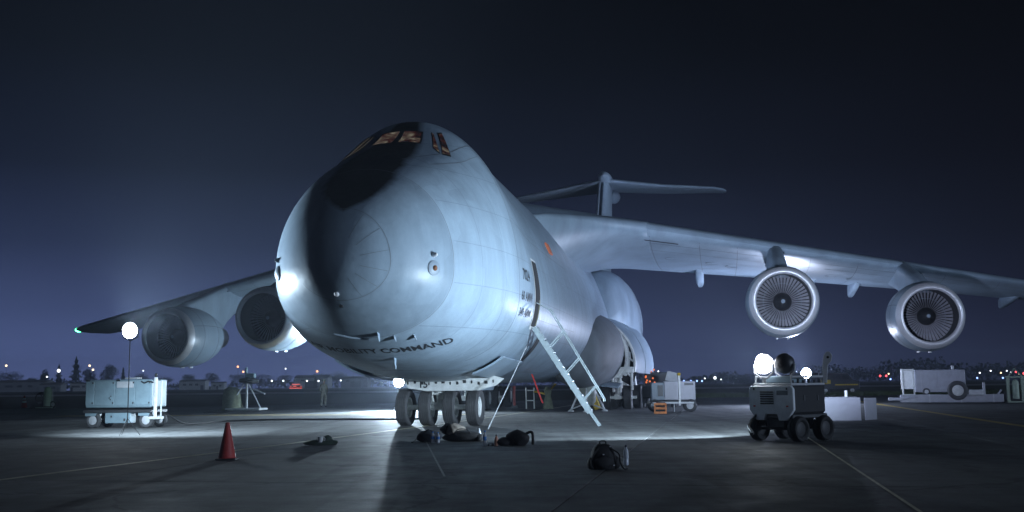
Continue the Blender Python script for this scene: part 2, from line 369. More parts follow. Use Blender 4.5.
# radome (ahead of the ring frame) a touch darker than the visor behind it
rad = M('MULTIPLY', M('SUBTRACT', -7.9, _sp.outputs['Y']), 80.0, None, True)
tone = M('MULTIPLY', tone, M('SUBTRACT', 1.0, M('MULTIPLY', rad, .20)))
cA = _n.new('ShaderNodeMix'); cA.data_type = 'RGBA'; cA.blend_type = 'MULTIPLY'; cA.inputs[0].default_value = 1; cA.inputs[6].default_value = (.245,.315,.385,1); _L.new(tone, cA.inputs[7])
cB = _n.new('ShaderNodeMix'); cB.data_type = 'RGBA'; _L.new(blk, cB.inputs[0]); _L.new(cA.outputs[2], cB.inputs[6]); cB.inputs[7].default_value = (.008,.009,.010,1)
_L.new(cB.outputs[2], _b.inputs['Base Color']); _b.inputs['Specular IOR Level'].default_value = .32
rgh = M('ADD', M('MULTIPLY', M('SUBTRACT', fin_, .5), .30), M('ADD', M('MULTIPLY', blk, .15), .40)); _L.new(rgh, _b.inputs['Roughness'])
_bp = _n.new('ShaderNodeBump'); _bp.inputs['Strength'].default_value = .2; _bp.inputs['Distance'].default_value = .05
_L.new(M('ADD', NZ(1.6, det=3), M('MULTIPLY', NZ(14, det=2), .12)), _bp.inputs['Height']); _L.new(_bp.outputs[0], _b.inputs['Normal'])

mb = MB(); SS = list((np.linspace(0.02, math.sqrt(13), 110))**2)+list(np.linspace(13.3, 70, 60)); TH = np.linspace(-math.pi, math.pi, 128, endpoint=False)
mb.loft([list(np.array(hull(s, TH)).T) for s in SS])
fus = mb.obj('fuselage', skin, plane, ang=60)
# seams on the hull
def ring(s, t0, t1, n=60): return [(s, t0+(t1-t0)*k/n) for k in range(n+1)]
hull_strip('radome_seam', ring(1.92, R(-175), R(175)), .02, SEAM, fus)
hull_strip('radome_seam', ring(.40, R(-150), R(100)), .012, SEAM, fus)
for t in (R(64),R(38),R(12),R(-15),R(-42),R(-66)):
    hull_strip('radome_strip', [(.08+k*.03, t) for k in range(11)], .010, SEAM, fus)
hull_strip('visor_seam', [(6.12-.9*max(0,(-t-.1))**1.6*.62, t) for t in np.linspace(R(60),R(-60),60)], .035, SEAM, fus)
hull_strip('visor_seam', [(6.12-.9*max(0,(-t-.1))**1.6*.62, math.pi-t) for t in np.linspace(R(60),R(-60),60)], .035, SEAM, fus)
hull_strip('hull_seam', [(2.9+(k/30)*6.5, R(76-34*(k/30)**.8)) for k in range(31)], .03, SEAM, fus)
hull_strip('hull_seam', [(3.3+(k/30)*9, R(62-30*(k/30)**.8)) for k in range(31)], .025, LINE, fus)
for s, t0, t1 in ((10.4,-50,70),(13.5,-30,75),(17,-10,70)):
    hull_strip('hull_seam', ring(s, R(t0), R(t1)), .022, LINE, fus)
for t in (24,-14):
    hull_strip('hull_seam', [(6.3+.4*k, R(t)) for k in range(30)], .02, LINE, fus)
# windscreen: frames proud of the hull, lit cockpit behind the glass
PANE = bpy.data.materials.new('lit_cockpit_glass'); PANE.use_nodes = True
_pn = PANE.node_tree.nodes; _pl = PANE.node_tree.links; _pb = _pn['Principled BSDF']; _pb.inputs['Base Color'].default_value = (.01,.01,.012,1); _pb.inputs['Roughness'].default_value = .08
_q = _pn.new('ShaderNodeTexNoise'); _q.inputs['Scale'].default_value = 2.1; _q.inputs['Detail'].default_value = 5; _q.inputs['Distortion'].default_value = 1.2
_c = _pn.new('ShaderNodeTexCoord'); _pl.new(_c.outputs['Object'], _q.inputs['Vector'])
_r = _pn.new('ShaderNodeValToRGB'); _e = _r.color_ramp.elements; _e[0].position = .38; _e[0].color = (.012,.010,.010,1); _e[1].position = .68; _e[1].color = (.55,.50,.38,1)
_x = _e.new(.47); _x.color = (.09,.022,.018,1); _x = _e.new(.57); _x.color = (.20,.15,.11,1)
_pl.new(_q.outputs[0], _r.inputs[0]); _pl.new(_r.outputs[0], _pb.inputs['Emission Color']); _pb.inputs['Emission Strength'].default_value = .26
DIM = mat('dark_cockpit_glass', (.012,.014,.018), .07, emit=(.10,.085,.06), estr=.35)
def quad_patch(name, corners, off, m, parent, n=6):
    (a, b, c, d) = corners; mb = MB(); g = []
    for i in range(n+1):
        u = i/n; r_ = []
        for j in range(n+1):
            v = j/n; s = (a[0]*(1-u)+b[0]*u)*(1-v)+(d[0]*(1-u)+c[0]*u)*v; t = (a[1]*(1-u)+b[1]*u)*(1-v)+(d[1]*(1-u)+c[1]*u)*v
            r_.append(hp(s, R(t), off))
        g.append(r_)
    mb.loft(g, close=False); return mb.obj(name, m, parent, ang=60)
WIN = [[(5.46,89.0),(5.46,80.6),(4.78,78.6),(4.66,88.6)],
       [(5.55,75.4),(5.50,74.4),(4.52,66.2),(4.72,70.6)], [(5.62,72.2),(5.72,70.6),(4.74,61.2),(4.56,64.4)]]
for q in (1, -1):
    for i, w in enumerate(WIN):
        cs = [(s, t if q > 0 else 180-t) for s, t in w]; cx = sum(p[0] for p in cs)/4; cy = sum(p[1] for p in cs)/4
        fr = [(cx+(s-cx)*1.14, cy+(t-cy)*1.2) for s, t in cs]
        f_ = quad_patch('window_frame', fr, .012, BLACK, fus)
        quad_patch('window_pane', cs, .022, PANE if q > 0 or i < 1 else DIM, fus)
# lettering
def hull_text(name, txt, size, fn, m=DECAL, xs=1.0):
    me = text_mesh(txt, size)
    for v in me.vertices: v.co = Vector(fn(v.co.x*xs, v.co.y))
    me.materials.append(m); return link(name, me, fus)
def chin(u, v):
    s = 2.80+.155*u*u-v*1.35; return hp(s, th_of_b(s, u), .006)
hull_text('nose_lettering', 'AIR MOBILITY COMMAND', .36, chin, xs=1.0)
def side(s0, z0):
    def g(u, v): return hp(s0+u, th_of_z(s0+u, z0+v), .006)
    return g
hull_text('hull_number', '7024', .50, side(7.05, 4.72))
hull_text('hull_number', '60 AMW', .40, side(7.10, 4.05))
hull_text('hull_number', '349 AMW', .36, side(7.08, 3.55))
def at_hull(name, s, z, size, m, dep=.05):
    t = th_of_z(s, z); ss = np.linspace(s-size[0]/2, s+size[0]/2, 3); zz = np.linspace(z-size[1]/2, z+size[1]/2, 3)
    mb = MB(); g = [[hp(float(a), th_of_z(float(a), float(c)), dep) for c in zz] for a in ss]; g2 = [[hp(float(a), th_of_z(float(a), float(c)), -.02) for c in zz] for a in ss]
    mb.loft([a+b[::-1] for a, b in zip(g, g2)]); return mb.obj(name, m, fus, bev=.01)
ORANGE = mat('orange_cover', (.62,.16,.07), .6)
at_hull('orange_cover', 14.5, 6.5, (.7,.42), ORANGE, .06)
# crew door: framed dark patch on the hull, painting the unlit doorway
SD = np.linspace(8.28, 9.14, 6)
def band(z0, z1, n): return np.linspace(z0, z1, n)
def zpatch(name, S, Z, off, m, parent):
    mb = MB(); mb.loft([[hp(float(s), th_of_z(float(s), float(z)), off) for z in Z] for s in S], close=False); return mb.obj(name, m, parent, ang=50)
zpatch('door_frame', np.linspace(8.20,9.22,6), band(3.12,5.42,12), .012, WHITE, fus)
door = zpatch('crew_doorway_shade', SD, band(3.22,5.34,12), .020, DARK, fus)
OLIVE = mat('olive_lining', (.16,.17,.10), .8)
zpatch('doorway_lining', np.linspace(8.9,9.1,3), band(3.26,4.1,5), .028, OLIVE, fus)
# probes, lights and sensor blisters on the nose
def blister(name, s, th, r, m, h=.12):
    p = Vector(hp(s, th)); q = Vector(hp(s, th, .2)); ax = (q-p).normalized()
    mb = MB(); mb.lathe([(-.03,r),(h*.3,r),(h*.75,r*.72),(h,r*.3),(h*1.02,.001)], p, ax, 16); return mb.obj(name, m, fus)
blister('sensor_ring', 1.28, R(-3.5), .20, GREY2, .05); blister('sensor_eye', 1.28, R(-3.5), .085, mat('amber_sensor', (.20,.09,.05), .2), .10)
blister('position_light', 1.28, R(5.5), .07, LIP, .14)
blister('sensor_ring', 1.28, R(183.5), .20, GREY2, .10); blister('position_light', 1.28, R(174.5), .07, GREY2, .12)
blister('nose_light', .27, R(-97), .07, LIP, .05); blister('nose_port', .55, R(-94), .06, BLACK, .03)
def fin_probe(name, s, th, L_, m):
    p = Vector(hp(s, th)); q = Vector(hp(s, th, L_)); mb = MB(); d = (q-p).normalized(); f = Vector((0,1,0)); f = (f-d*f.dot(d)).normalized(); w = d.cross(f)
    def sec(c, a, t): return [c-f*a, c+w*t, c+f*a, c-w*t]
    mb.loft([sec(p-d*.03,.11,.03), sec(p+d*L_*.6+f*.04,.075,.022), sec(p+d*L_+f*.08,.03,.012)]); return mb.obj(name, m, fus)
fin_probe('blade_antenna', 1.75, R(-79), .20, GREY); fin_probe('blade_antenna', 3.5, R(-84), .30, GREY); fin_probe('pitot_probe', 2.05, R(-72), .12, GREY2); fin_probe('pitot_probe', 2.3, R(-62), .12, GREY2)
mb = MB(); mb.tube([hp(1.9,R(-86),.06), hp(1.75,R(-95),.08), hp(1.65,R(-106),.08)], .03, 8); mb.obj('pitot_boom', GREY2, fus)
# petal doors hanging below the visor on both sides
for q in (1, -1):
    for (s0, s1, t0, t1, o0) in ((7.1,10.2,-44,-64,.10),):
        T_ = [R(t) if q > 0 else math.pi-R(t) for t in np.linspace(t0, t1, 8)]
        hull_patch('petal_door', np.linspace(s0, s1, 8), T_, .16, GREY, plane, .06)
    T_ = [R(t) if q > 0 else math.pi-R(t) for t in np.linspace(-24, -66, 16)]
    hull_patch('hull_shadow_band', np.linspace(10.3,10.95,5), T_, .012, BLACK, fus)  # black strip painting a cast shadow onto the hull flank

# ---- wheels (one mesh each, shared)
tb = MB(); W2 = .215
prof = [(-W2*.62,.33),(-W2*.86,.40),(-W2,.50),(-W2*.96,.57),(-W2*.80,.605)]
for k in range(5):
    c = -W2*.62+k*W2*.31
    prof += [(c-.026,.618),(c-.012,.622),(c-.010,.604),(c+.010,.604),(c+.012,.622)]
prof += [(W2*.80,.605),(W2*.96,.57),(W2,.50),(W2*.86,.40),(W2*.62,.33)]
tb.lathe(prof, (0,0,0), (1,0,0), 40); _o = tb.obj('tyre', RUBBER, ang=30); TYRE = _o.data; bpy.data.objects.remove(_o)
rb = MB(); rb.lathe([(-.13,.02),(-.13,.30),(-.15,.345),(-.10,.30),(.10,.30),(.15,.345),(.13,.30),(.05,.26),(.04,.14),(.13,.11),(.13,.02)], (0,0,0), (1,0,0), 28, True, True)
for k in range(8):
    a = k*math.pi/4; rb.cyl((.045,.2*math.cos(a),.2*math.sin(a)),(.075,.2*math.cos(a),.2*math.sin(a)),.025,n=6)
_o = rb.obj('wheel', WHITE, ang=30); RIM = _o.data; bpy.data.objects.remove(_o)
def wheel(b, a, flip=1):
    w = link('wheel', RIM, plane, (b,a,.615), (0,0,0 if flip > 0 else math.pi)); link('tyre', TYRE, w); return w
for b in (-1.22,-.42,.42,1.22): wheel(b, 0, 1)
mb = MB(); mb.cyl((-1.15,0,.615),(1.15,0,.615),.085,n=14); mb.obj('nose_gear_axle', WHITE, plane)
mb = MB(); mb.cyl((0,0,.62),(0,-.06,1.35),.12,n=18); mb.cyl((0,-.05,1.1),(0,-.1,2.2),.19,n=18)
mb.cyl((-.28,.02,.7),(-.28,-.06,1.6),.045); mb.cyl((.28,.02,.7),(.28,-.06,1.6),.045); mb.box((0,-.05,1.12),(.66,.2,.16)); mb.cyl((0,.1,.9),(0,1.6,1.7),.07); mb.box((0,0,.66),(.34,.34,.24))
for q in (-.17,.17): mb.cyl((q,-.1,.72),(q*1.4,-.26,1.0),.035); mb.cyl((q*1.4,-.26,1.0),(q,-.12,1.3),.035)
mb.obj('nose_gear_strut', WHITE, plane, bev=.008)
mb = MB(); mb.prism([(-1.12,1.52),(-.95,1.26),(-.3,1.16),(1.5,1.17),(2.1,1.34),(2.35,1.55),(1.7,1.75),(-1.1,1.75)], 'y', -.62, -.54)
gd = mb.obj('nose_gear_door', WHITE, plane, bev=.015)
for k in range(13):
    mb = MB(); x = -.95+k*.245; mb.box((x,-.63,1.44+.03*math.sin(k*1.7)),(.05+.03*(k%3),.03,.10)); mb.obj('door_fitting', DKMETAL, gd, bev=.008)
me = text_mesh('15', .34)
for v in me.vertices: v.co = Vector((v.co.x-.42, -.627, v.co.y+1.38))
me.materials.append(DECAL); link('gear_number', me, gd)
for q in (-1,1):
    mb = MB(); mb.box((q*1.12,1.8,1.42),(.05,3.6,.55),rot=(0,q*.25,0)); mb.obj('nose_gear_side_door', GREY, plane, bev=.02)
    mb = MB(); mb.lathe([(0,.10),(.02,.11),(.14,.10),(.2,.05)],(q*.36,-.16,1.36),(0,1,0),16,True,True); mb.obj('taxi_light', LIP, plane)
mb = MB(); mb.tube([(-.3,-.2,1.5),(-.34,-.16,1.1),(-.2,-.1,.75)], .02,5); mb.tube([(.2,-.2,1.5),(.3,-.14,1.0),(.22,-.1,.7)], .02,5); mb.obj('brake_hose', DKMETAL, plane)
# main gear: four six-wheel bogies
for a in (20.6,26.4):
    for q in (-1,1):
        for b, da in ((3.55,-.75),(4.65,-.75),(3.15,.75),(3.75,.75),(4.45,.75),(5.05,.75)): wheel(q*b, a+da, q)
        mb = MB(); mb.cyl((q*3.1,a-.75,.615),(q*5.1,a-.75,.615),.08); mb.cyl((q*3.1,a+.75,.615),(q*5.1,a+.75,.615),.08); mb.box((q*4.1,a,.64),(.3,1.7,.26))
        mb.obj('bogie_beam', WHITE, plane, bev=.02)
        mb = MB(); mb.cyl((q*4.1,a,.6),(q*4.0,a,2.4),.16,n=16); mb.cyl((q*4.1,a,1.4),(q*3.9,a,3.0),.24,n=16); mb.cyl((q*4.1,a-.2,1.0),(q*3.7,a-1.7,2.6),.07); mb.cyl((q*4.6,a-.1,.9),(q*4.4,a-.1,2.6),.06); mb.cyl((q*3.6,a-.1,.9),(q*3.6,a-.1,2.6),.06)
        mb.box((q*4.1,a-.3,1.25),(.5,.25,.35)); mb.obj('main_gear_strut', WHITE, plane, bev=.012)

# ---- main gear fairings: forward bulb, gear well ribs, open outer doors, aft pod blended up to the wing root
for q in (-1,1):
    mb = MB(); rings = []
    for t, s in ((0,.02),(.012,.22),(.05,.45),(.13,.70),(.28,.90),(.5,1.0),(.75,1.03),(1,1.04)):
        a = 12.6+t*5.2; cb = 2.45+.55*t; cz = 2.85+.15*t; rb_, rz_ = 1.62*s, 1.80*s
        rings.append([(q*(cb+rb_*math.cos(u)*(1 if math.cos(u) > 0 else .9)), a, cz+rz_*math.sin(u)) for u in np.linspace(0,2*math.pi,40,endpoint=False)])
    mb.loft(rings); mb.obj('gear_pod_nose', mat('pod_shaded_grey', (.13,.145,.165), .75, var=.18, scale=1.5, bump=.04, bscale=8), plane, ang=60)  # darker than the hull grey: the bulb's shade put into its paint
    mb = MB(); rings = []
    for a, s in ((21.0,.30),(22.2,.72),(23.5,.90),(25.5,1.0),(28.5,1.0),(32,.93),(36,.72),(40,.4),(43,.05)):
        rings.append([(q*(2.4+2.4*s*math.copysign(abs(math.cos(u))**.85, math.cos(u))), a, 4.7+(1-s)*1.2+(3.2 if math.sin(u) > 0 else 2.6)*s*math.copysign(abs(math.sin(u))**.85, math.sin(u))) for u in np.linspace(0,2*math.pi,44,endpoint=False)])
    mb.loft(rings); mb.obj('gear_pod', GREY, plane, ang=60)
    # outer doors: curved shells standing away from the pod
    for a0, a1, r0, r1 in ((18.3,21.4,2.46,2.72),(21.5,25.4,2.74,2.92)):
        mb = MB(); U = np.linspace(R(74), R(-10), 22); sh = []
        for a in np.linspace(a0, a1, 5):
            ro = r0+(r1-r0)*((a-a0)/(a1-a0)); o_ = [(q*(2.75+ro*math.cos(u)), a, 2.30+ro*math.sin(u)*.97) for u in U]; i_ = [(q*(2.75+(ro-.12)*math.cos(u)), a, 2.30+(ro-.12)*math.sin(u)*.97) for u in U]
            sh.append(o_+i_[::-1])
        mb.loft(sh); mb.obj('main_gear_door', GREY, plane, ang=40)
    mb = MB(); U = np.linspace(R(88), R(-30), 24); mb.loft([[(q*(2.75+r_*math.cos(u)), 19.6, 2.4+r_*math.sin(u)) for u in U] for r_ in (1.0, 2.44)], close=False); mb.obj('gear_well_shade', DARK, plane)  # dark sheet painting the shade inside the open well
    mb = MB(); mb.tube([(q*(2.75+2.42*math.cos(u)), 18.30, 2.30+2.42*math.sin(u)*.97) for u in np.linspace(R(74),R(-10),20)], .07, 8); mb.obj('door_edge_frame', WHITE, plane)
    for k in range(4):
        u = R(58-22*k); mb = MB(); mb.tube([(q*(2.75+r_*math.cos(u+.06*math.sin(r_*6))), 18.9, 2.35+r_*math.sin(u)) for r_ in (1.7,1.9,2.1,2.3,2.42)], .04, 6); mb.obj('hydraulic_line', WHITE if k % 2 else DKMETAL, plane)
    for k, a in enumerate((18.0,18.9,19.9)):
        mb = MB(); mb.tube([(q*(2.75+2.05*math.cos(u)), a, 2.6+2.05*math.sin(u)) for u in np.linspace(R(80),R(-25),14)], .10-.01*k, 8); mb.obj('gear_well_rib', WHITE, plane)
    for k in range(5):
        u = R(62-20*k); mb = MB(); c = (q*(2.75+2.15*math.cos(u)), 18.5, 2.5+2.08*math.sin(u))
        mb.cyl(c, (c[0]-q*.18*math.sin(u), 18.25, c[2]+.30), .07, n=8); mb.cyl((q*(2.75+2.0*math.cos(u)),18.1,2.6+2.0*math.sin(u)), (q*(2.75+2.35*math.cos(u)),18.5,2.35+2.3*math.sin(u)), .05, n=8)
        mb.obj('door_actuator', WHITE, plane)
    mb = MB(); mb.box((q*4.5,18.2,2.0),(1.2,.5,.3)); mb.box((q*4.2,18.0,1.75),(.7,.3,.3)); mb.cyl((q*5.0,18.2,1.9),(q*5.0,18.3,1.0),.07); mb.cyl((q*4.4,18.2,1.9),(q*4.4,18.4,.9),.08); mb.cyl((q*4.0,18.3,1.9),(q*4.05,18.5,.9),.06); mb.obj('gear_linkage', WHITE, plane, bev=.02)
    mb = MB(); mb.box((q*3.4,17.4,1.35),(2.2,1.6,.07),rot=(.12,q*.12,0)); mb.obj('inner_gear_door', GREY, plane, bev=.02)

# ---- wings
def foil(n=18):
    xs = .5*(1-np.cos(np.linspace(0, math.pi, n))); y = 5*(.2969*np.sqrt(xs)-.126*xs-.3516*xs**2+.2843*xs**3-.1036*xs**4)
    cam_ = .022*(1-(2*xs-1)**2)
    return [(x, c+t) for x, t, c in zip(xs, y, cam_)]+[(x, c-t*.9) for x, t, c in list(zip(xs, y, cam_))[-2:0:-1]]
FO = foil()
def wing_sec(b):
    ab = abs(b); le = 11.1+ab*.534; ch = 13.84-ab*.2702; zle = 8.86-(ab-3.5)*.114; tc_ = .128-.03*ab/34; inc = R(4.0-3.2*ab/34)
    return le, ch, zle, tc_, inc
def wing_pt(b, x, y):
    le, ch, zl, tc_, inc = wing_sec(b); return (b, le+x*ch, zl-x*ch*math.sin(inc)+y*tc_*ch)
def foil_y(x, lower=True):
    t = 5*(.2969*math.sqrt(x)-.126*x-.3516*x*x+.2843*x**3-.1036*x**4); c = .022*(1-(2*x-1)**2); return c-t*.9 if lower else c+t
for q in (-1,1):
    mb = MB(); bs = [0,1.5,3.5,6,9,12.2,15.5,18.8,22,26,30,32.8,33.6,33.94]
    rings = []
    for i, b in enumerate(bs):
        k = 1 if i < 12 else (.86,.5)[i-12]
        rings.append([(q*b, wing_pt(b, x, y)[1]+(0 if k == 1 else (1-k)*1.2*(1-x)), wing_pt(b, x, y*k)[2]) for x, y in FO])
    mb.loft(rings); wing = mb.obj('wing', GREY, plane, ang=50)
    for x0, bb in ((.075,(4.5,33)),(.80,(5,33)),(.17,(4.5,33))):     # slat and flap breaks on the lower surface
        L_ = []
        for b in np.linspace(*bb, 40):
            p = wing_pt(b, x0, foil_y(x0)); p2 = wing_pt(b, x0+.0035, foil_y(x0+.0035)); L_.append(((q*p[0],p[1],p[2]-.006),(q*p2[0],p2[1],p2[2]-.006)))
        m2 = MB(); m2.loft(L_, close=False); m2.obj('wing_seam', SEAM, wing)
    for b in (6.3,8.6,10.4,14.0,16.4,21.0,24,27.5):
        L_ = []
        for x0 in np.linspace(.02,.96,24):
            y = foil_y(x0); p = wing_pt(b, x0, y); L_.append(((q*(b-.012),p[1],p[2]-.006),(q*(b+.012),p[1],p[2]-.006)))
        m2 = MB(); m2.loft(L_, close=False); m2.obj('wing_seam', SEAM, wing)
    for b, x0 in ((7.2,.3),(9.2,.33),(10.2,.36),(15.4,.35),(16.6,.4),(20,.4)):    # access panels
        y = foil_y(x0); p = Vector(wing_pt(b, x0, y)); m2 = MB(); m2.lathe([(0,.40),(.008,.40),(.010,.34),(.004,.33)], (q*p.x,p.y,p.z), (0,-.06,-1), 20); m2.obj('access_panel', GREY2, wing)
    m2 = MB(); L_ = []
    for b in np.linspace(4.6,7.6,12):
        p = wing_pt(b, .05, foil_y(.05)); p2 = wing_pt(b, .058, foil_y(.058)); L_.append(((q*p[0],p[1],p[2]-.008),(q*p2[0],p2[1],p2[2]-.008)))
    m2.loft(L_, close=False); m2.obj('slat_gap', BLACK, wing)
    for b, sz in ((8.4,1.0),(14.6,1.0),(17.1,.9),(21.6,.95),(26.0,.8)):        # flap track fairings
        le, ch, zl, tc_, inc = wing_sec(b); m2 = MB(); rings = []
        te = le+ch; zt = wing_pt(b, .92, foil_y(.92))[2]
        for a, w_, h0, h1 in ((te-4.2,.05,.30,.28),(te-3.4,.17,.34,-.18),(te-1.6,.22,.22,-.48),(te-.2,.22,.12,-.66),(te+.5,.16,-.1,-.70),(te+.85,.04,-.45,-.62)):
            w_ *= sz; rings.append([(q*b-w_,a,zt+h0),(q*b+w_,a,zt+h0),(q*b+w_,a,zt+h1*.8*sz),(q*b+w_*.6,a,zt+h1*sz),(q*b-w_*.6,a,zt+h1*sz),(q*b-w_,a,zt+h1*.8*sz)])
        m2.loft(rings); m2.obj('flap_track_fairing', GREY, plane, ang=50)
    # wing root fillet: leading edge glove and deep lower fairing fading out along the span
    m2 = MB(); rings = []
    for t in np.linspace(0,1,18):
        b = 1.6+t*4.6; le, ch, zl, tc_, inc = wing_sec(max(b,2.2)); k = (1-t)**2.0; dl = 3.6*k
        rings.append([(q*b, le-dl+x*(ch+dl*1.0), zl-x*ch*math.sin(inc)-.55*k*(1-x)+(y*tc_*ch*(1.03-.55*k) if y > 0 else y*tc_*ch*(1.03+2.1*k))) for x, y in FO])
    m2.loft(rings); m2.obj('wing_root_fillet', GREY, plane, ang=70)
# wing-top centre fairing
mb = MB(); rings = []
for t in np.linspace(0,1,14):
    a = 12+t*20; r_ = math.sin(math.pi*t)**.6; rings.append([(2.9*math.cos(u), a, 8.75+(.45*r_+.05)*math.sin(u)) for u in np.linspace(0,2*math.pi,28,endpoint=False)])
mb.loft(rings); mb.obj('wing_centre_fairing', GREY, plane, ang=60)

# ---- engines
def make_engine():
    mb = MB(); outer = [(.06,1.345),(.16,1.41),(.4,1.495),(.9,1.58),(1.7,1.62),(2.6,1.58),(3.4,1.45),(4.0,1.28),(4.15,1.22)]
    mb.lathe(outer+[(4.1,1.17),(3.2,1.22),(2.4,1.25)], (0,0,0), (0,1,0), 64); nac = mb.obj('engine_nacelle', GREY, plane, ang=40)
    mb = MB(); mb.lathe([(.4,1.498),(.16,1.413),(.06,1.348),(.015,1.31),(0,1.275),(.015,1.24),(.07,1.205),(.2,1.175)], (0,0,0), (0,1,0), 64); mb.obj('intake_lip', LIP, nac, ang=60)
    mb = MB(); mb.lathe([(.195,1.176),(.5,1.165),(.9,1.18),(1.25,1.205),(1.9,1.21)], (0,0,0), (0,1,0), 64); mb.obj('intake_duct', DKMETAL, nac, ang=60)
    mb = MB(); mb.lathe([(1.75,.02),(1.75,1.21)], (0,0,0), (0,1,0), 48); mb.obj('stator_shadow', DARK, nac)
    mb = MB(); NB = 44
    for k in range(NB):
        a = 2*math.pi*k/NB; sec = []
        for r_, tw, ch in ((.40,.32,.11),(.62,.5,.125),(.9,.78,.13),(1.18,1.0,.14)):
            row = []
            for u, th in ((-.5,0),(-.1,.018),(.5,0),(-.1,-.012)):
                tan = u*ch*math.sin(tw)+th; ax_ = u*ch*math.cos(tw); w = a+tan/r_
                row.append((r_*math.sin(w), 1.38+ax_, r_*math.cos(w)))
            sec.append(row)
        mb.loft(sec)
    mb.obj('fan_blades', BLADE, nac, ang=30)
    for r_ in (.84,):
        mb = MB(); mb.lathe([(1.34,r_-.006),(1.34,r_+.006),(1.38,r_+.006),(1.38,r_-.006),(1.34,r_-.006)], (0,0,0), (0,1,0), 60); mb.obj('fan_shroud_ring', GREY2, nac)
    mb = MB(); mb.lathe([(.72,.001),(.74,.07),(.82,.17),(.96,.28),(1.12,.36),(1.27,.405),(1.45,.41)], (0,0,0), (0,1,0), 32); mb.obj('spinner', BLACK, nac, ang=60)
    mb = MB(); mb.lathe([(.70,.001),(.71,.05),(.75,.09)], (0,-.012,0), (0,1,0), 24); mb.obj('spinner_cap', GREY2, nac, ang=60)
    mb = MB(); mb.lathe([(3.0,1.0),(4.0,.98),(5.0,.82),(5.9,.62),(6.0,.60),(5.9,.56),(5.2,.55)], (0,0,0), (0,1,0), 40); mb.obj('core_cowl', STEEL, nac, ang=50)
    mb = MB(); mb.lathe([(5.2,.42),(5.9,.38),(6.6,.2),(7.05,.03)], (0,0,0), (0,1,0), 28, False, True); mb.obj('exhaust_plug', STEEL, nac, ang=50)
    for t in (R(20),R(160),R(-90)):
        mb = MB(); L_ = []
        for a, r_ in outer[2:]: L_.append([( (r_+.004)*math.cos(t+d), a, (r_+.004)*math.sin(t+d)) for d in (-.008,.008)])
        mb.loft(L_, close=False); mb.obj('cowl_seam', SEAM, nac)
    for a, r_ in ((1.25,1.610),(2.9,1.55)):
        mb = MB(); mb.lathe([(a,r_+.001),(a+.012,r_+.008),(a+.024,r_+.001)], (0,0,0), (0,1,0), 64); mb.obj('cowl_seam', SEAM, nac)
    for u in (-.25,.25):
        mb = MB(); mb.box((u,2.3,-1.63),(.09,.35,.07)); mb.obj('drain_mast', WHITE, nac, bev=.01)
    return nac
E0 = None
for b, a, z in ((12.22,12.2,4.85),(-12.22,12.2,4.70),(18.77,14.85,4.20),(-18.77,14.85,4.02)):
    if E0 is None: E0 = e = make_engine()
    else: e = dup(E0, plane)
    e.location = (b, a, z); e.rotation_euler = (R(1.5),0,0)
    # pylon from cowl top to wing
    ab = abs(b); le, ch, zl, tc_, inc = wing_sec(ab)
    mb = MB(); rings = []
    def psec(a0, a1, z0, z1, w):
        return [(b+w*y, a0+(a1-a0)*x, z0+(z1-z0)*x) for x, y in ((0,0),(.02,.30),(.07,.44),(.2,.5),(.6,.46),(.85,.3),(1,.04),(1,-.04),(.85,-.3),(.6,-.46),(.2,-.5),(.07,-.44),(.02,-.30))]
    zw0 = wing_pt(ab, .02, foil_y(.02))[2]; zw1 = wing_pt(ab, .62, foil_y(.62))[2]
    rings.append(psec(a+.75, a+6.1, z+1.30, z+.5, .72)); rings.append(psec(a+1.5, a+6.9, z+1.75, z+1.15, .72)); rings.append(psec((a+1.5+le)/2, a+8.2, (z+1.8+zw0)/2+.12, (z+1.2+zw1)/2, .74))
    rings.append(psec(le-.25, le+ch*.66, zw0+.22, zw1+.15, .78)); rings.append(psec(le+.5, le+ch*.6, zw0+.5, zw1+.4, .4))
    mb.loft(rings); py = mb.obj('engine_pylon', GREY, plane, ang=50)
    mb = MB(); mb.box((b+.05,le+.3,zw0+.0),(.8,.9,.06),rot=(.2,0,0)); mb.obj('pylon_cap', GREY2, py, bev=.02)

# ---- tail
def tail_sec(le, ch, th, fn): return [fn(le+x*ch, y*th*ch) for x, y in FO2]
xs_ = .5*(1-np.cos(np.linspace(0, math.pi, 14))); ys_ = 5*(.2969*np.sqrt(xs_)-.126*xs_-.3516*xs_**2+.2843*xs_**3-.1036*xs_**4)
FO2 = list(zip(xs_, ys_))+[(x,-y) for x, y in list(zip(xs_, ys_))[-2:0:-1]]
mb = MB(); mb.loft([tail_sec(le, ch, .125, lambda a, t, z=z: (t,a,z)) for z, le, ch in ((8.8,46.4,11.5),(10.2,48.6,9.4),(14.5,51.6,8.0),(18.9,54.5,6.6))]); mb.obj('tail_fin', GREY, plane, ang=50)
mb = MB(); mb.cyl((-.33,47.6,9.6),(-.33,54.3,18.9),.10,n=8); mb.obj('fin_leading_edge', GREY2, plane)
mb = MB(); mb.lathe([(0,.02),(.25,.32),(.8,.50),(1.8,.60),(5,.62),(8,.45),(10,.1)], (0,53.6,19.15), (0,1,0), 28); mb.obj('tail_bullet', GREY, plane, ang=60)
for q in (-1,1):
    mb = MB(); mb.loft([tail_sec(le, ch, .10, lambda a, t, b=b, z=z: (q*b,a,z+t)) for b, z, le, ch in ((0,18.95,54.6,6.2),(5,18.70,57.2,4.3),(9.4,18.62+.1*q,59.5,2.9),(10.2,18.60+.1*q,60.3,2.2),(10.47,18.60+.1*q,61.2,1.1))]); mb.obj('tailplane', GREY, plane, ang=50)
mb = MB(); mb.lathe([(0,.1),(.5,.5),(1.5,.62),(2.6,.3),(3,.05)], (.35,57.8,18.2), (0,1,0), 20); mb.obj('fin_fairing', GREY, plane, ang=60)

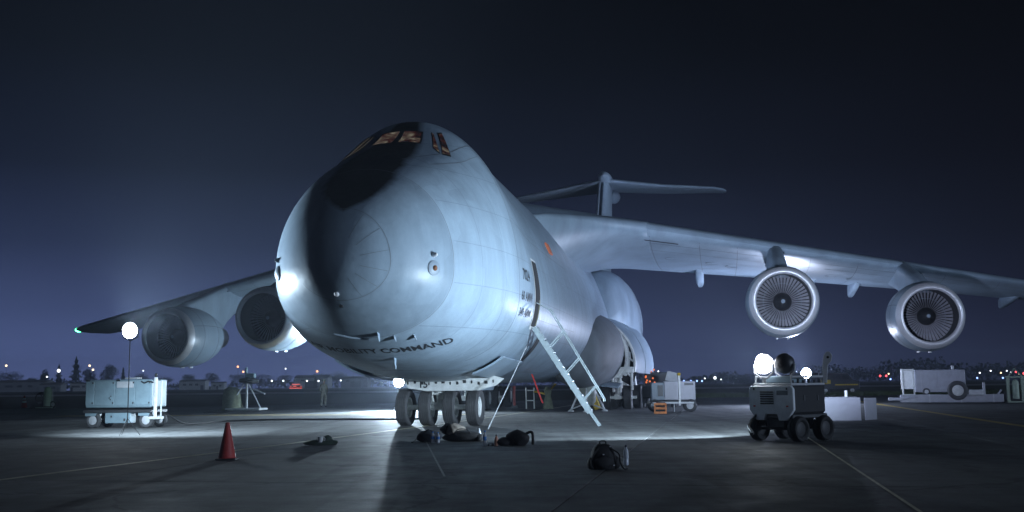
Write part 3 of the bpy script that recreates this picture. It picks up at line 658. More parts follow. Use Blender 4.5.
NAVG = mat('green_navigation_light', (.02,.3,.1), .2, emit=(.08,1,.35), estr=14); mb = MB(); mb.lathe([(-.35,.02),(-.2,.13),(0,.17),(.2,.14),(.35,.02)], (-33.9,30.0,5.42), (0,1,0), 14); mb.obj('navigation_light', NAVG, plane)

# ================================================================== LIT LAMPS
def lens_mat(name, col, st): return mat(name, (.8,.8,.8), .3, emit=col, estr=st)
LENS = lens_mat('lit_lens', (.85,.93,1.0), 70); LENS_SOFT = lens_mat('lit_globe', (.86,.90,1.0), 5)
YELP = mat('equipment_yellow', (.55,.38,.04), .5, var=.25); OLIVE2 = mat('faded_olive', (.17,.19,.13), .8, var=.3, bump=.1)
PALE = mat('pale_blue_grey_paint', (.22,.31,.36), .5, var=.12, scale=4, bump=.03); PALE2 = mat('pale_grey_paint', (.50,.52,.55), .5, var=.15, scale=4)
SIGNR = mat('signal_red', (.50,.03,.025), .6, var=.25)

def smooth_path(P, n=6):
    P = [Vector(p) for p in P]; out = []
    for i in range(len(P)-1):
        a, b, c, d = P[max(i-1,0)], P[i], P[i+1], P[min(i+2,len(P)-1)]
        for k in range(n):
            t = k/n; out.append(.5*((2*b)+(c-a)*t+(2*a-5*b+4*c-d)*t*t+(3*b-a-3*c+d)*t**3))
    return out+[P[-1]]
# ---- light tower, brought forward of the generator cart to light the nose
lt = empty('light_tower', (-11.35,30.9,0), -.25); lt.scale = (.85,.85,.905)
tag(lt, 'tall thin mast floodlight glaring above the pale blue cart at left', 'light tower')
for k in range(3):
    a = k*2.094+.5; mb = MB(); mb.cyl((0,0,.55),(.42*math.cos(a),.42*math.sin(a),.01),.010,n=8); mb.obj('leg', BLACK, lt)
mb = MB(); mb.cyl((0,0,.3),(0,0,3.1),.017,n=10); mb.obj('mast', BLACK, lt)
mb = MB(); mb.tube([(-.30,.02,3.40),(-.28,.02,3.18),(0,.02,3.06),(.28,.02,3.18),(.30,.02,3.40)], .02, 8); mb.obj('yoke', DKMETAL, lt)
AIM = Vector((.25,-1,-.05)).normalized()
mb = MB(); mb.lathe([(-.16,.05),(-.13,.15),(0,.24),(.08,.265),(.10,.265)], (0,.02,3.40), AIM, 28, True); h = mb.obj('lamp_head', DKMETAL, lt)
mb = MB(); mb.lathe([(0,.255),(.04,.18),(.06,.09),(.065,.001)], Vector((0,.02,3.40))+AIM*.095, AIM, 28); mb.obj('lens', LENS, h)
lamp('SPOT', 'floodlight', (.10,-.25,3.40), P_TOWER, COOL, lt, (.80,-.50,.42), 1.45, 1.0, .3)
lamp('SPOT', 'floodlight_spill', (0,.40,3.45), P_TOWER*.34, COOL, lt, (.1,.50,-.85), 2.35, .7, .2)
# ---- low floodlight behind the nose gear
lf = empty('floodlight_stand', (-6.35,58.0,0), 0)
tag(lf, 'low floodlight on a stand glaring behind the nose wheels under the hull', 'floodlight')
mb = MB(); mb.cyl((0,0,.3),(0,0,1.4),.03,n=10); mb.obj('pole', DKMETAL, lf)
for k in range(3):
    a = k*2.094+.4; mb = MB(); mb.cyl((0,0,.55),(.5*math.cos(a),.5*math.sin(a),.01),.02,n=8); mb.obj('leg', DKMETAL, lf)
mb = MB(); mb.lathe([(0,.08),(.03,.2),(.2,.29),(.22,.295)], (0,.15,1.55), (.05,-1,0), 20, True); h = mb.obj('lamp_head', DKMETAL, lf)
mb = MB(); mb.lathe([(0,.28),(.03,.19),(.05,.09),(.055,.001)], (.01,-.07,1.55), (.05,-1,0), 20); mb.obj('lens', LENS, h)
lamp('SPOT', 'floodlight', (0,-.3,1.55), P_LOW, COOL, lf, (-.08,-1,-.02), 2.0, .4, .06)
lamp('POINT', 'floodlight_spill', (-.3,-.1,1.6), P_LOW*.14, COOL, lf, radius=.15)

# ---- floodlight cart at right: square body on four wheels, two globe lamps on top, one of them lit
CX, CY = 6.40, 24.35
ca = empty('floodlight_cart', (CX,CY,0), R(38))
tag(ca, 'floodlight cart with two globe lamps on top and black wheels, at right', 'light cart')
CARTP = mat('cart_lit_panel', (.82,.86,.90), .55, var=.12, scale=5, bump=.03); CARTD = mat('cart_shaded_side', (.014,.015,.019), .7, var=.2)  # one cart paint split into a lit face and a shaded face
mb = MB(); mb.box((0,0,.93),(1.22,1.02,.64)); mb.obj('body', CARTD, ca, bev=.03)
mb = MB(); mb.box((0,0,.57),(1.3,1.1,.1)); mb.obj('chassis', DKMETAL, ca, bev=.02)
# end panel painted pale as if lit (faces left of the viewer), chamfered lower corners
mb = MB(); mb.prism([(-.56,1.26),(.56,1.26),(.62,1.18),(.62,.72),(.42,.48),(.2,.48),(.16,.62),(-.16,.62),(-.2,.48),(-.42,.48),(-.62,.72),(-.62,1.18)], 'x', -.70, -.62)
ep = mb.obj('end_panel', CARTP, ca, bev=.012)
for k in range(6):
    mb = MB(); mb.box((-.71,.10,.86+k*.052),(.03,.36,.026),rot=(0,.5,0)); mb.obj('louvre', DKMETAL, ep)
mb = MB(); mb.box((-.704,-.33,1.10),(.012,.30,.10)); mb.obj('data_plate', LINE, ep)
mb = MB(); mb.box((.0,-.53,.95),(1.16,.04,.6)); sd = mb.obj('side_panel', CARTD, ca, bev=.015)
for k in range(2):
    mb = MB(); mb.box((-.2+.5*k,-.555,.98),(.04,.02,.12)); mb.obj('latch', DKMETAL, sd)
def small_wheel(parent, c, r, w, axis=(0,1,0), n=24, rim=None, rubber=None):
    ax = Vector(axis).normalized(); c = Vector(c)
    mb = MB(); mb.lathe([(-w*.35,r*.5),(-w*.3,r*.58),(-w*.15,r*.3),(0,r*.22),(w*.15,r*.3),(w*.3,r*.58),(w*.35,r*.5),(w*.36,.02)], c, ax, n, True, True); o = mb.obj('wheel', rim or PALE2, parent)
    mb = MB(); mb.lathe([(-w*.36,r*.56),(-w*.5,r*.7),(-w*.48,r*.88),(-w*.34,r*.97),(-w*.12,r),(-.01,r),(-.008,r*.965),(.008,r*.965),(.01,r),(w*.12,r),(w*.34,r*.97),(w*.48,r*.88),(w*.5,r*.7),(w*.36,r*.56)], c, ax, n+8); mb.obj('tyre', rubber or RUBBER, o)
    return o
for x in (-.46,.46):
    for y in (-.55,.55): small_wheel(ca, (x,y,.29), .29, .24, (0,1,0), rim=mat('dark_rim', (.03,.031,.035), .6), rubber=mat('dark_tyre', (.02,.02,.022), .8, bump=.15))
    mb = MB(); mb.cyl((x,-.45,.29),(x,.45,.29),.035); mb.obj('axle', DKMETAL, ca)
    mb = MB(); mb.box((x,0,.42),(.2,.5,.24)); mb.obj('axle_mount', DKMETAL, ca, bev=.02)
mb = MB(); mb.box((0,0,1.29),(1.26,1.06,.05)); mb.obj('top_deck', PALE2, ca, bev=.012)
for y in (-.5,.5):
    mb = MB(); mb.tube([(-.58,y,1.30),(-.58,y,1.46),(.58,y,1.46),(.58,y,1.30)], .025, 8); mb.obj('top_rail', PALE2, ca)
mb = MB(); mb.box((-.15,0,1.40),(.5,.7,.16)); mb.obj('control_box', PALE, ca, bev=.02)
for k in range(6):
    mb = MB(); mb.cyl((-.5+.2*k,-.48,1.31),(-.5+.2*k,-.48,1.38+.03*(k%2)),.03,n=8); mb.obj('fitting', DKMETAL, ca)
for k in range(3):
    mb = MB(); mb.lathe([(0,.17),(.03,.195),(.06,.17),(.03,.145),(0,.17)], (.25,.1,1.33+.05*k), (.04*k,.03,1), 20); mb.obj('cable_coil', BLACK, ca)
mb = MB(); mb.tube(smooth_path([(-.66,.42,.62),(-.80,.5,.45),(-.95,.45,.35),(-1.25,.1,.22),(-1.4,.0,.20)]), .03, 8); mb.obj('tow_bar', DKMETAL, ca)
mb = MB(); mb.cyl((.5,.3,1.3),(.5,.3,1.62),.045); mb.obj('exhaust_pipe', DKMETAL, ca)
for y in (-.46,.46):
    mb = MB(); mb.box((-.706,y,.80),(.02,.05,.03)); mb.obj('reflector', SIGNR, ep)
    mb = MB(); mb.box((-.706,y,1.19),(.02,.03,.05)); mb.obj('latch', DKMETAL, ep)
# globe lamps on yokes
for (x, y, on) in ((-.52,.30,True),(-.22,-.07,False)):
    r_ = .235; c = Vector((x,y,1.76)); mb = MB()
    mb.tube([c+Vector((0,-.27,0)), c+Vector((0,-.26,-.2)), c+Vector((0,-.1,-.32)), c+Vector((0,.1,-.32)), c+Vector((0,.26,-.2)), c+Vector((0,.27,0))], .025, 8); mb.cyl(c+Vector((0,0,-.46)), c+Vector((0,0,-.30)), .05); mb.obj('lamp_yoke', PALE2, ca)
    ax = Vector((-.9,.30,.1)) if on else Vector((.3,.9,.3)); ax.normalize()
    mb = MB(); mb.lathe([(-.23,.001),(-.215,.09),(-.16,.17),(-.06,.225),(.05,.235)], c, ax, 40); hd = mb.obj('globe_lamp', DKMETAL if not on else LENS_SOFT, ca, ang=60)
    mb = MB(); mb.lathe([(.05,.235),(.075,.24),(.08,.225)], c, ax, 28); mb.obj('rim', STEEL, hd)
    mb = MB(); mb.lathe([(.07,.228),(.12,.17),(.145,.08),(.15,.001)], c, ax, 28); mb.obj('lens', LENS if on else mat('dark_lens', (.05,.05,.06), .1), hd, ang=60)
# flat tow bracket with eye standing up at the right corner
mb = MB(); mb.prism([(-.06,1.2),(.06,1.2),(.05,1.62),(.12,1.72),(.13,1.86),(.06,1.94),(-.02,1.92),(-.06,1.84),(-.07,1.72)], 'y', -.03, .03); tbk = mb.obj('tow_bracket', PALE2, ca, loc=(.60,-.36,.12), rot=(0,.12,-.8), bev=.012)
mb = MB(); mb.cyl((.03,-.035,1.80),(.03,.035,1.80),.03,n=10); mb.obj('eye', DARK, tbk)
# beams: one globe onto the nose, an added beam without a lit lamp over wing and engines
def beam(x, y, z, power, aim_world, cone, blend, col=COOL):
    o = lamp('SPOT', 'floodlight_beam', (0,0,0), power, col, None, aim_world, cone, blend, .2); o.location = (x, y, z); return o
beam(5.75,24.45,1.85, P_NOSE, (-.50,.86,.16), 2.12, .22)
beam(6.75,25.15,1.80, P_WING, (.30,.95,.30), 1.05, .8, VIOLET)
# ---- second low floodlight far behind the cart, under the right wing
lb = dup(lf, None); lb.location = (16.75,60.0,.22); lb.name = 'floodlight_stand'
tag(lb, 'low floodlight glaring just above the right floodlight cart, under the wing', 'floodlight')
for c in list(lb.children):
    if c.type == 'LIGHT': bpy.data.objects.remove(c)
lamp('SPOT', 'floodlight', (0,-.3,1.62), P_BACK, VIOLET, lb, (-.27,.82,.46), 1.5, .8, .2)
lamp('POINT', 'floodlight_spill', (0,-.4,1.75), P_BACK*.025, VIOLET, lb, radius=.15)
lamp('SPOT', 'floodlight', (-.2,-.3,1.62), P_BACK*.09, VIOLET, lb, (-.85,-.45,.18), 2.0, .6, .2)

# ================================================================== GROUND POWER CARTS
def latch(p, x, y, z, s=.05):
    mb = MB(); mb.box((x,y,z),(s,.03,s*1.3)); return mb.obj('latch', DKMETAL, p, bev=.006)
g1 = empty('generator_cart', (-13.72,36.7,0), -.12); g1.scale = (.93,.95,.97)
tag(g1, 'pale blue boxy generator cart on four wheels at far left', 'generator')
L1, H0, H1 = 2.62, .62, 1.74
mb = MB(); mb.box((-.08,.55,(H0+H1)/2+.05),(L1,1.25,H1-H0-.12)); mb.obj('housing', PALE, g1, bev=.04)
for k, (x0, x1) in enumerate(((-1.37,-1.03),(-1.01,-.22),(-.20,.58),(.60,1.21))):
    mb = MB(); mb.box(((x0+x1)/2,-.088,1.25),(x1-x0,.035,.86)); o = mb.obj('side_panel', PALE, g1, bev=.01)
    for (dx, dz) in ((.06,1.62),(.06,.9)): latch(o, x1-dx, -.115, dz)
mb = MB(); mb.box((.2,-.115,1.55),(.66,.02,.22)); mb.obj('upper_panel', PALE2, g1, bev=.006)
mb = MB()
for (dx, dz) in ((-.42,1.08),(-.36,1.14),(-.38,1.02)): mb.box((dx,-.115,dz),(.04,.02,.04))
tag(mb.obj('gauge_cluster', DKMETAL, g1), kind='stuff')
mb = MB(); mb.box((-.08,.5,.60),(2.72,1.3,.10)); mb.obj('frame_rail', DKMETAL, g1, bev=.012)
mb = MB(); mb.box((-.06,.1,.38),(1.0,.45,.40)); sk = mb.obj('battery_box', PALE, g1, bev=.015); latch(sk, .22,-.14,.30,.07); latch(sk, -.3,-.14,.42,.05)
for x in (-1.15,.95):
    mb = MB(); mb.box((x,.1,.50),(.45,.4,.14)); mb.obj('mud_guard', PALE, g1, bev=.015)
    for y in (.0,1.05): small_wheel(g1, (x+.08,y,.285), .285, .2, (0,1,0))
    mb = MB(); mb.cyl((x+.08,.05,.285),(x+.08,1.0,.285),.04); mb.obj('axle', DKMETAL, g1)
mb = MB(); mb.box((1.36,-.02,1.05),(.10,.12,1.5)); mb.obj('tow_bar', WHITE, g1, bev=.02)
mb = MB(); mb.box((1.48,.2,1.0),(.05,.06,1.35)); mb.obj('tow_bar', WHITE, g1, bev=.015)
mb = MB(); mb.lathe([(0,.03),(.05,.06),(.12,.05),(.15,.02)], (1.36,-.02,1.80), (0,0,1), 12, True, True); mb.obj('tow_eye', BLACK, g1)
mb = MB(); mb.box((1.36,.1,.36),(.36,.5,.10)); mb.obj('step', WHITE, g1, bev=.015)
mb = MB(); mb.box((.2,.5,1.78),(.5,.4,.05)); mb.obj('roof_vent', PALE2, g1, bev=.015)
for x in (-1.3,-.1): 
    mb = MB(); mb.box((x,-.09,1.70),(.14,.05,.05)); mb.obj('lifting_lug', BLACK, g1, bev=.008)
mb = MB(); mb.tube([(.82,-.1,1.66),(.95,-.12,1.60),(1.1,-.1,1.66),(1.3,-.1,1.62)], .03, 6); mb.obj('hose', BLACK, g1)
mb = MB(); P_ = [(-12.25,36.6,.55),(-12.05,36.8,.40),(-11.9,37.6,.15),(-11.9,39.0,.04),(-11.6,42.0,.03),(-10.6,43.0,.03),(-9.4,43.4,.03),(-7.5,43.0,.03),(-5.2,42.2,.03),(-3.4,42.4,.03)]
from mathutils import geometry as _g
def smooth(P, n=6):
    P = [Vector(p) for p in P]; out = []
    for i in range(len(P)-1):
        a, b, c, d = P[max(i-1,0)], P[i], P[i+1], P[min(i+2,len(P)-1)]
        for k in range(n):
            t = k/n; out.append(.5*((2*b)+(c-a)*t+(2*a-5*b+4*c-d)*t*t+(3*b-a-3*c+d)*t**3))
    return out+[P[-1]]
mb.tube(smooth(P_), .032, 8); tag(mb.obj('power_cable', mat('cable_rubber', (.006,.006,.007), .9)), 'thick black cable running from the pale blue cart along the apron', 'cable')

g2 = empty('generator_cart', (7.25,48.2,0), -.10)
tag(g2, 'white and grey generator cart beside the main landing gear', 'generator')
PV = mat('lavender_white_paint', (.36,.37,.42), .5, var=.12, scale=4)
mb = MB(); mb.box((.38,.6,.98),(1.42,1.2,.86)); mb.obj('housing', PV, g2, bev=.03)
mb = MB(); mb.box((-.62,.6,.95),(.60,1.16,.80)); o = mb.obj('engine_bay', GREY2, g2, bev=.03)
mb = MB(); mb.box((-.5,.0,.98),(.24,.06,.5)); mb.obj('bay_door', DKMETAL, o, bev=.01)
mb = MB(); mb.box((-.80,.0,.94),(.18,.05,.6)); mb.obj('bay_door', GREY2, o, bev=.01)
mb = MB(); mb.box((.1,.3,1.60),(.62,.05,.52),rot=(.6,.25,0)); mb.obj('open_lid', PALE2, g2, bev=.012)
mb = MB(); mb.box((0,.6,.46),(2.2,1.1,.12)); mb.obj('chassis', DKMETAL, g2, bev=.015)
for x in (-.78,.85):
    for y in (.08,1.1): small_wheel(g2, (x,y,.30), .30, .2, (1,0,.0) if False else (.35,1,0))
mb = MB(); mb.box((.36,-.12,.98),(.09,.09,1.36)); mb.obj('tow_bar', WHITE, g2, bev=.015)
mb = MB(); mb.lathe([(0,.05),(.06,.09),(.13,.05)], (.36,-.12,1.66), (0,0,1), 12, True, True); mb.obj('tow_eye', YELP, g2)
mb = MB(); mb.box((.35,-.1,.42),(1.3,.06,.08)); mb.obj('drawbar', PALE2, g2, bev=.01)
mb = MB(); mb.cyl((.1,-.12,.4),(.1,-.12,.02),.02); mb.obj('stand_leg', PALE2, g2)
mb = MB(); mb.box((.8,-.006,1.27),(.42,.012,.11)); mb.obj('data_plate', DKMETAL, g2)
oc = empty('orange_crate', (6.35,45.6,0), -.1); tag(oc, 'small orange box on the apron in front of the white generator cart', 'box')
ORP = mat('orange_paint', (.62,.20,.05), .6, var=.25)
for x in (-.24,.24):
    mb = MB(); mb.box((x,0,.24),(.06,.3,.46)); mb.obj('end_board', ORP, oc, bev=.01)
for z in (.06,.25,.43):
    mb = MB(); mb.box((0,-.14,z),(.54,.04,.10)); mb.obj('slat', ORP, oc, bev=.008)
mb = MB(); mb.box((0,.1,.22),(.42,.1,.3)); mb.obj('contents', DARK, oc)

# ---- trailer at right with a generator on it
tr = empty('flatbed_trailer', (23.6,56.9,0), -.28); tag(tr, 'long low pale flatbed trailer frame at far right', 'trailer')
mb = MB(); mb.box((.10,0,.32),(5.2,.10,.42)); o = mb.obj('side_beam', PV, tr, bev=.02)
for x in (-1.0,.6,2.2):
    mb = MB(); mb.box((x,-.06,.32),(.05,.03,.44)); mb.obj('rib', PALE2, o)
mb = MB(); mb.box((.4,1.7,.32),(4.3,.10,.3)); mb.obj('side_beam', PV, tr, bev=.02)
mb = MB(); mb.box((.05,.85,.42),(5.0,1.6,.06)); mb.obj('deck', DKMETAL, tr)
mb = MB(); mb.cyl((-1.6,0,.42),(-2.5,-.1,.30),.07); mb.cyl((-1.6,1.6,.42),(-2.5,-.1,.30),.07); mb.obj('drawbar', PV, tr)
mb = MB(); mb.box((-2.75,-.05,.30),(.75,.5,.16)); mb.obj('drawbar_plate', PV, tr, bev=.03)
small_wheel(tr, (.42,-.18,.74), .52, .26, (0,1,0), rim=WHITE)
mb = MB(); mb.box((1.35,-.05,.62),(.7,.3,.3)); mb.obj('winch', PALE2, tr, bev=.05)
mb = MB(); mb.cyl((1.75,0,.5),(1.75,0,1.15),.07); mb.obj('stake', PV, tr)
mb = MB(); mb.cyl((2.4,0,.5),(2.6,0,.75),.05); mb.obj('stake', PV, tr)
g3 = empty('generator_set', (23.3,57.6,.46), -.28); tag(g3, 'large grey box generator carried on the flatbed trailer', 'generator')
mb = MB(); mb.box((.15,.7,.80),(2.55,1.3,1.22)); o = mb.obj('housing', mat('lavender_grey_paint', (.33,.34,.40), .5, var=.14, scale=3), g3, bev=.03)
for x in (-.45,.4):
    mb = MB(); mb.box((x,.04,.84),(.8,.02,1.0)); mb.obj('side_panel', MATS['lavender_grey_paint'], o, bev=.008)
mb = MB(); mb.box((-1.5,.7,.92),(.7,.1,1.12)); mb.box((-1.80,.1,.74),(.08,.1,1.48)); mb.box((-1.22,.1,.74),(.08,.1,1.48)); mb.box((-1.5,.1,.04),(.66,.12,.1)); mb.box((-1.5,.1,1.42),(.62,.1,.1)); mb.obj('end_frame', WHITE, g3, bev=.015)
small_wheel(g3, (-.6,.02,.22), .2, .14, (0,1,0))
mb = MB(); mb.cyl((.85,.5,1.4),(.85,.5,1.62),.07); mb.obj('exhaust_stack', PALE2, g3)

# ---- small pale green hand cart at the right frame edge
hc = empty('hand_cart', (27.3,57.2,0), -.2); tag(hc, 'upright pale green hand cart at the right picture edge', 'cart')
GRNP = mat('pale_green_paint', (.34,.42,.34), .6, var=.2)
for x in (-.32,.42):
    mb = MB(); mb.box((x,0,.72),(.16,.14,1.38)); mb.obj('upright', GRNP, hc, bev=.02)
mb = MB(); mb.box((.1,0,1.42),(1.15,.16,.09)); mb.obj('top_bar', GRNP, hc, bev=.02)
mb = MB(); mb.tube([(-.3,0,1.45),(.05,0,1.88),(.42,0,1.45)], .035, 8); mb.obj('handle', GRNP, hc)
mb = MB(); mb.lathe([(0,.17),(.9,.17),(1.0,.1),(1.05,.03)], (.06,.02,.25), (0,0,1), 18, True, True); mb.obj('gas_cylinder', GRNP, hc)
small_wheel(hc, (-.62,0,.36), .34, .14, (1,.25,0)); mb = MB(); mb.box((0,0,.08),(.9,.5,.08)); mb.obj('base', GRNP, hc, bev=.02)

# ---- open white box by the light cart
bxo = empty('equipment_box', (10.75,35.55,0), -.10); tag(bxo, 'white box with an open end beside the floodlight cart', 'box')
WB = mat('white_box_paint', (.20,.21,.24), .6, var=.1, scale=3)
mb = MB(); mb.box((-.1,0,.39),(2.1,.05,.76)); mb.obj('front_board', WB, bxo, bev=.008)
mb = MB(); mb.box((.0,.9,.39),(2.3,.05,.76)); mb.obj('back_board', WB, bxo, bev=.008)
mb = MB(); mb.box((-1.13,.45,.39),(.05,.84,.76)); mb.obj('end_board', WB, bxo, bev=.008)
mb = MB(); mb.box((-.15,.45,.785),(1.98,.98,.03)); mb.obj('lid', WB, bxo, bev=.008)
mb = MB(); mb.box((1.35,.35,.39),(.04,.75,.74),rot=(0,0,-.75)); mb.obj('open_end_flap', WB, bxo, bev=.008)
mb = MB(); mb.cyl((.55,.3,.8),(.55,.3,1.02),.05); mb.obj('peg', WHITE, bxo)

# ================================================================== BOARDING LADDER
ld = empty('boarding_ladder', (AX,AY,0), -PSI); tag(ld, 'white metal boarding ladder with handrails from the crew door to the ground', 'ladder')
ALU = mat('ladder_aluminium', (.34,.40,.43), .42, .3, var=.12)
T0, T1 = Vector((3.50,-1.10,3.18)), Vector((5.25,-1.00,.42)); dA = Vector((0,1,0)); d = (T1-T0); up = Vector((d.z,0,-d.x)).normalized(); up = -up if up.z < 0 else up
for y in (-.24,.24):
    mb = MB(); sec = lambda c: [c+up*.07+dA*.02, c+up*.07-dA*.02, c-up*.07-dA*.02, c-up*.07+dA*.02]
    mb.loft([sec(T0+dA*y), sec(T1+dA*y)]); mb.obj('stringer', ALU, ld)
    mb = MB(); mb.cyl(T1+dA*y-d.normalized()*.25, T1+dA*y+Vector((.30,0,-.42)), .028, n=10); mb.obj('foot', ALU, ld)
    mb = MB(); h0, h1 = T0+dA*y+up*.62+Vector((0,0,.25)), T1+dA*y+up*.62-d.normalized()*.15
    mb.tube([T0+dA*y+Vector((0,0,.85)), h0, h1, h1+Vector((.02,0,-.1))], .019, 8); mb.obj('handrail', ALU, ld)
    for t in (.25,.55,.86):
        p = T0+d*t+dA*y; mb = MB(); mb.cyl(p, h0+(h1-h0)*t, .02, n=8); mb.obj('rail_post', ALU, ld)
for k in range(12):
    p = T0+d*((k+.6)/12); mb = MB(); mb.box(p, (.22,.46,.05)); mb.obj('tread', ALU, ld, bev=.006)

# grounding wire and red streamer
def W3(b, a, z): x, y = air(b, a); return (x, y, z)
mb = MB(); mb.tube([W3(3.15,-.35,2.75), W3(2.8,-1.9,1.4), W3(2.42,-3.4,.02)], .014, 6); tag(mb.obj('grounding_wire', PALE2), 'thin wire from the hull down to the apron right of the nose wheels', 'wire')
mb = MB(); P_ = [Vector(W3(2.1+.35*t, 6.0+.4*t, 1.75-1.15*t)) for t in np.linspace(0,1,8)]
mb.loft([[p+Vector((-.03,0,0)), p+Vector((.03,0,0)), p+Vector((.03,.012,0)), p+Vector((-.03,.012,0))] for p in P_]); tag(mb.obj('warning_streamer', SIGNR), 'red warning streamer hanging under the belly left of the ladder', 'streamer')

# ================================================================== GEAR UNDER THE BELLY
jk = empty('tripod_jack', (*air(3.0,16.0),0), .2); tag(jk, 'grey tripod jack with bulging body behind the boarding ladder', 'jack')
mb = MB(); mb.lathe([(.30,.30),(.5,.42),(1.0,.46),(1.35,.36),(1.55,.2),(1.6,.12),(2.3,.11)], (0,0,0), (0,0,1), 24, True, True); mb.obj('body', mat('jack_grey_green', (.26,.28,.26), .6, var=.2), jk, ang=50)
for k in range(3):
    a = k*2.094-1.9; mb = MB(); mb.cyl((.12*math.cos(a),.12*math.sin(a),1.6),(.95*math.cos(a),.95*math.sin(a),.06),.045); mb.cyl((.3*math.cos(a),.3*math.sin(a),.32),(.95*math.cos(a),.95*math.sin(a),.10),.035); mb.obj('leg', PALE2, jk)
    mb = MB(); mb.lathe([(0,.15),(.04,.15),(.1,.05)], (.95*math.cos(a),.95*math.sin(a),0), (0,0,1), 14, True, True); mb.obj('foot', PALE2, jk)
yw = empty('yellow_ramp', (*air(3.05,17.9),0), -.2); tag(yw, 'yellow chock board leaning by the jack under the fuselage', 'chock')
mb = MB(); mb.box((0,0,.72),(.34,.2,1.42),rot=(0,-.36,0)); o = mb.obj('board', YELP, yw, bev=.05)
for k in range(3):
    mb = MB(); mb.box((.14-.16*k,-.11,.35+.38*k),(.30,.03,.05),rot=(0,-.36,0)); mb.obj('rung', YELP, o)
mb = MB(); mb.cyl((.42,0,.02),(.2,.35,.9),.03); mb.obj('prop', DKMETAL, yw)
for (b, a, lab) in ((-1.1,23.0,'red wheel cover board beside the far main wheels under the belly'),):
    rc = empty('red_wheel_cover', (*air(b-1.35,a+2.4),0), 0); tag(rc, lab, 'cover')
    mb = MB(); mb.box((0,0,.68),(.16,.6,1.15)); o = mb.obj('panel', mat('faded_red', (.48,.10,.09), .7, var=.2), rc, bev=.04)
    mb = MB(); mb.box((0,-.1,.06),(.4,.5,.12)); mb.obj('base', DKMETAL, rc)
ws = empty('white_work_stand', (*air(-1.0,22.6),0), 0); tag(ws, 'thin white work stand under the belly near the red streamer', 'stand')
for x in (-.22,.22):
    mb = MB(); mb.cyl((x,0,0),(x,0,1.15),.04); mb.obj('leg', WHITE, ws)
for z in (.45,1.0):
    mb = MB(); mb.cyl((-.22,0,z),(.22,0,z),.035); mb.obj('rung', WHITE, ws)
ow = empty('hydraulic_hand_pump', (*air(.1,22.0),0), 0); tag(ow, 'olive hand pump with yellow levers under the belly', 'pump')
mb = MB(); mb.lathe([(0,.3),(.25,.26),(.7,.16),(1.0,.22),(1.2,.1)], (0,0,0), (0,0,1), 16, True, True); mb.obj('body', OLIVE2, ow)
mb = MB(); mb.cyl((0,0,.9),(.45,0,1.35),.05); mb.obj('lever', YELP, ow)
mb = MB(); mb.cyl((-.1,0,.8),(-.75,0,.95),.06); mb.obj('lever', YELP, ow)
tg = empty('vehicle_stand_in', (*air(6.0,22.6),0), -.2); tag(tg, 'made-up dark vehicle with glowing orange specks beside the main landing gear', 'stand-in')  # invented vehicle, standing in for the dark backdrop and orange specks
mb = MB(); mb.box((0,1.5,.85),(1.9,3.4,.7)); mb.obj('body', DKMETAL, tg, bev=.08)
mb = MB(); mb.box((0,2.2,1.55),(1.6,1.4,.75)); mb.obj('cab', DKMETAL, tg, bev=.08)
for x in (-.85,.85):
    for y in (.5,2.6): small_wheel(tg, (x,y,.45), .45, .3, (1,0,0))
AMB = mat('glowing_amber_speck', (.5,.15,.05), .4, emit=(1,.22,.06), estr=.9)  # glow given to the orange specks of the invented vehicle
for k in range(9):
    mb = MB(); x, z = random.uniform(-.75,.05), random.uniform(1.3,2.1); mb.lathe([(0,.05),(.04,.05),(.06,.02)], (x,1.45 if z > 1.25 else -.22,z), (0,-1,0), 10, True, True); mb.obj('amber_speck', AMB, tg)

# ================================================================== BLURRED WORK STAND AT LEFT
st = empty('maintenance_stand', (-14.9,58.2,0), -.15); tag(st, 'maintenance stand with white post and olive cover on the apron at left', 'stand')
mb = MB(); mb.box((.1,0,.16),(2.0,1.2,.12)); mb.obj('base', WHITE, st, bev=.02)
mb = MB(); mb.box((.1,0,1.0),(.10,.10,1.7)); mb.obj('post', WHITE, st, bev=.015)
mb = MB(); mb.lathe([(0,.1),(.06,.52),(.16,.56),(.26,.5),(.34,.2)], (.2,0,1.55), (.05,0,1), 20, True, True); mb.obj('reel', DKMETAL, st)
mb = MB(); mb.box((.05,0,2.15),(.14,.14,.6)); mb.box((.35,0,2.0),(.45,.3,.25)); mb.obj('motor', PALE, st, bev=.03)
for q in (-1,1):
    mb = MB(); mb.cyl((.1+q*.15,-.1,1.5),(.1+q*.95,-.3,.2),.035); mb.obj('brace', PALE2, st)
mb = MB(); mb.cyl((.55,-.2,1.25),(1.25,-.25,1.0),.04); mb.obj('arm', PALE2, st)
mb = MB(); rings = []
for z, w in ((.08,.62),(.4,.55),(.9,.50),(1.25,.42),(1.38,.2)): rings.append([(-.75+w*math.cos(u)*(1+.10*math.sin(5*u+z*3)), .75*w*math.sin(u)*(1+.08*math.cos(4*u)), z) for u in np.linspace(0,2*math.pi,28,endpoint=False)])
mb.loft(rings); mb.obj('canvas_cover', OLIVE2, st, ang=40)
mb = MB(); mb.tube(smooth([(-.7,-.5,.1),(-1.2,-.9,.04),(-1.9,-.8,.03),(-2.2,-.4,.03)]), .05, 8); mb.obj('hose', BLACK, st)

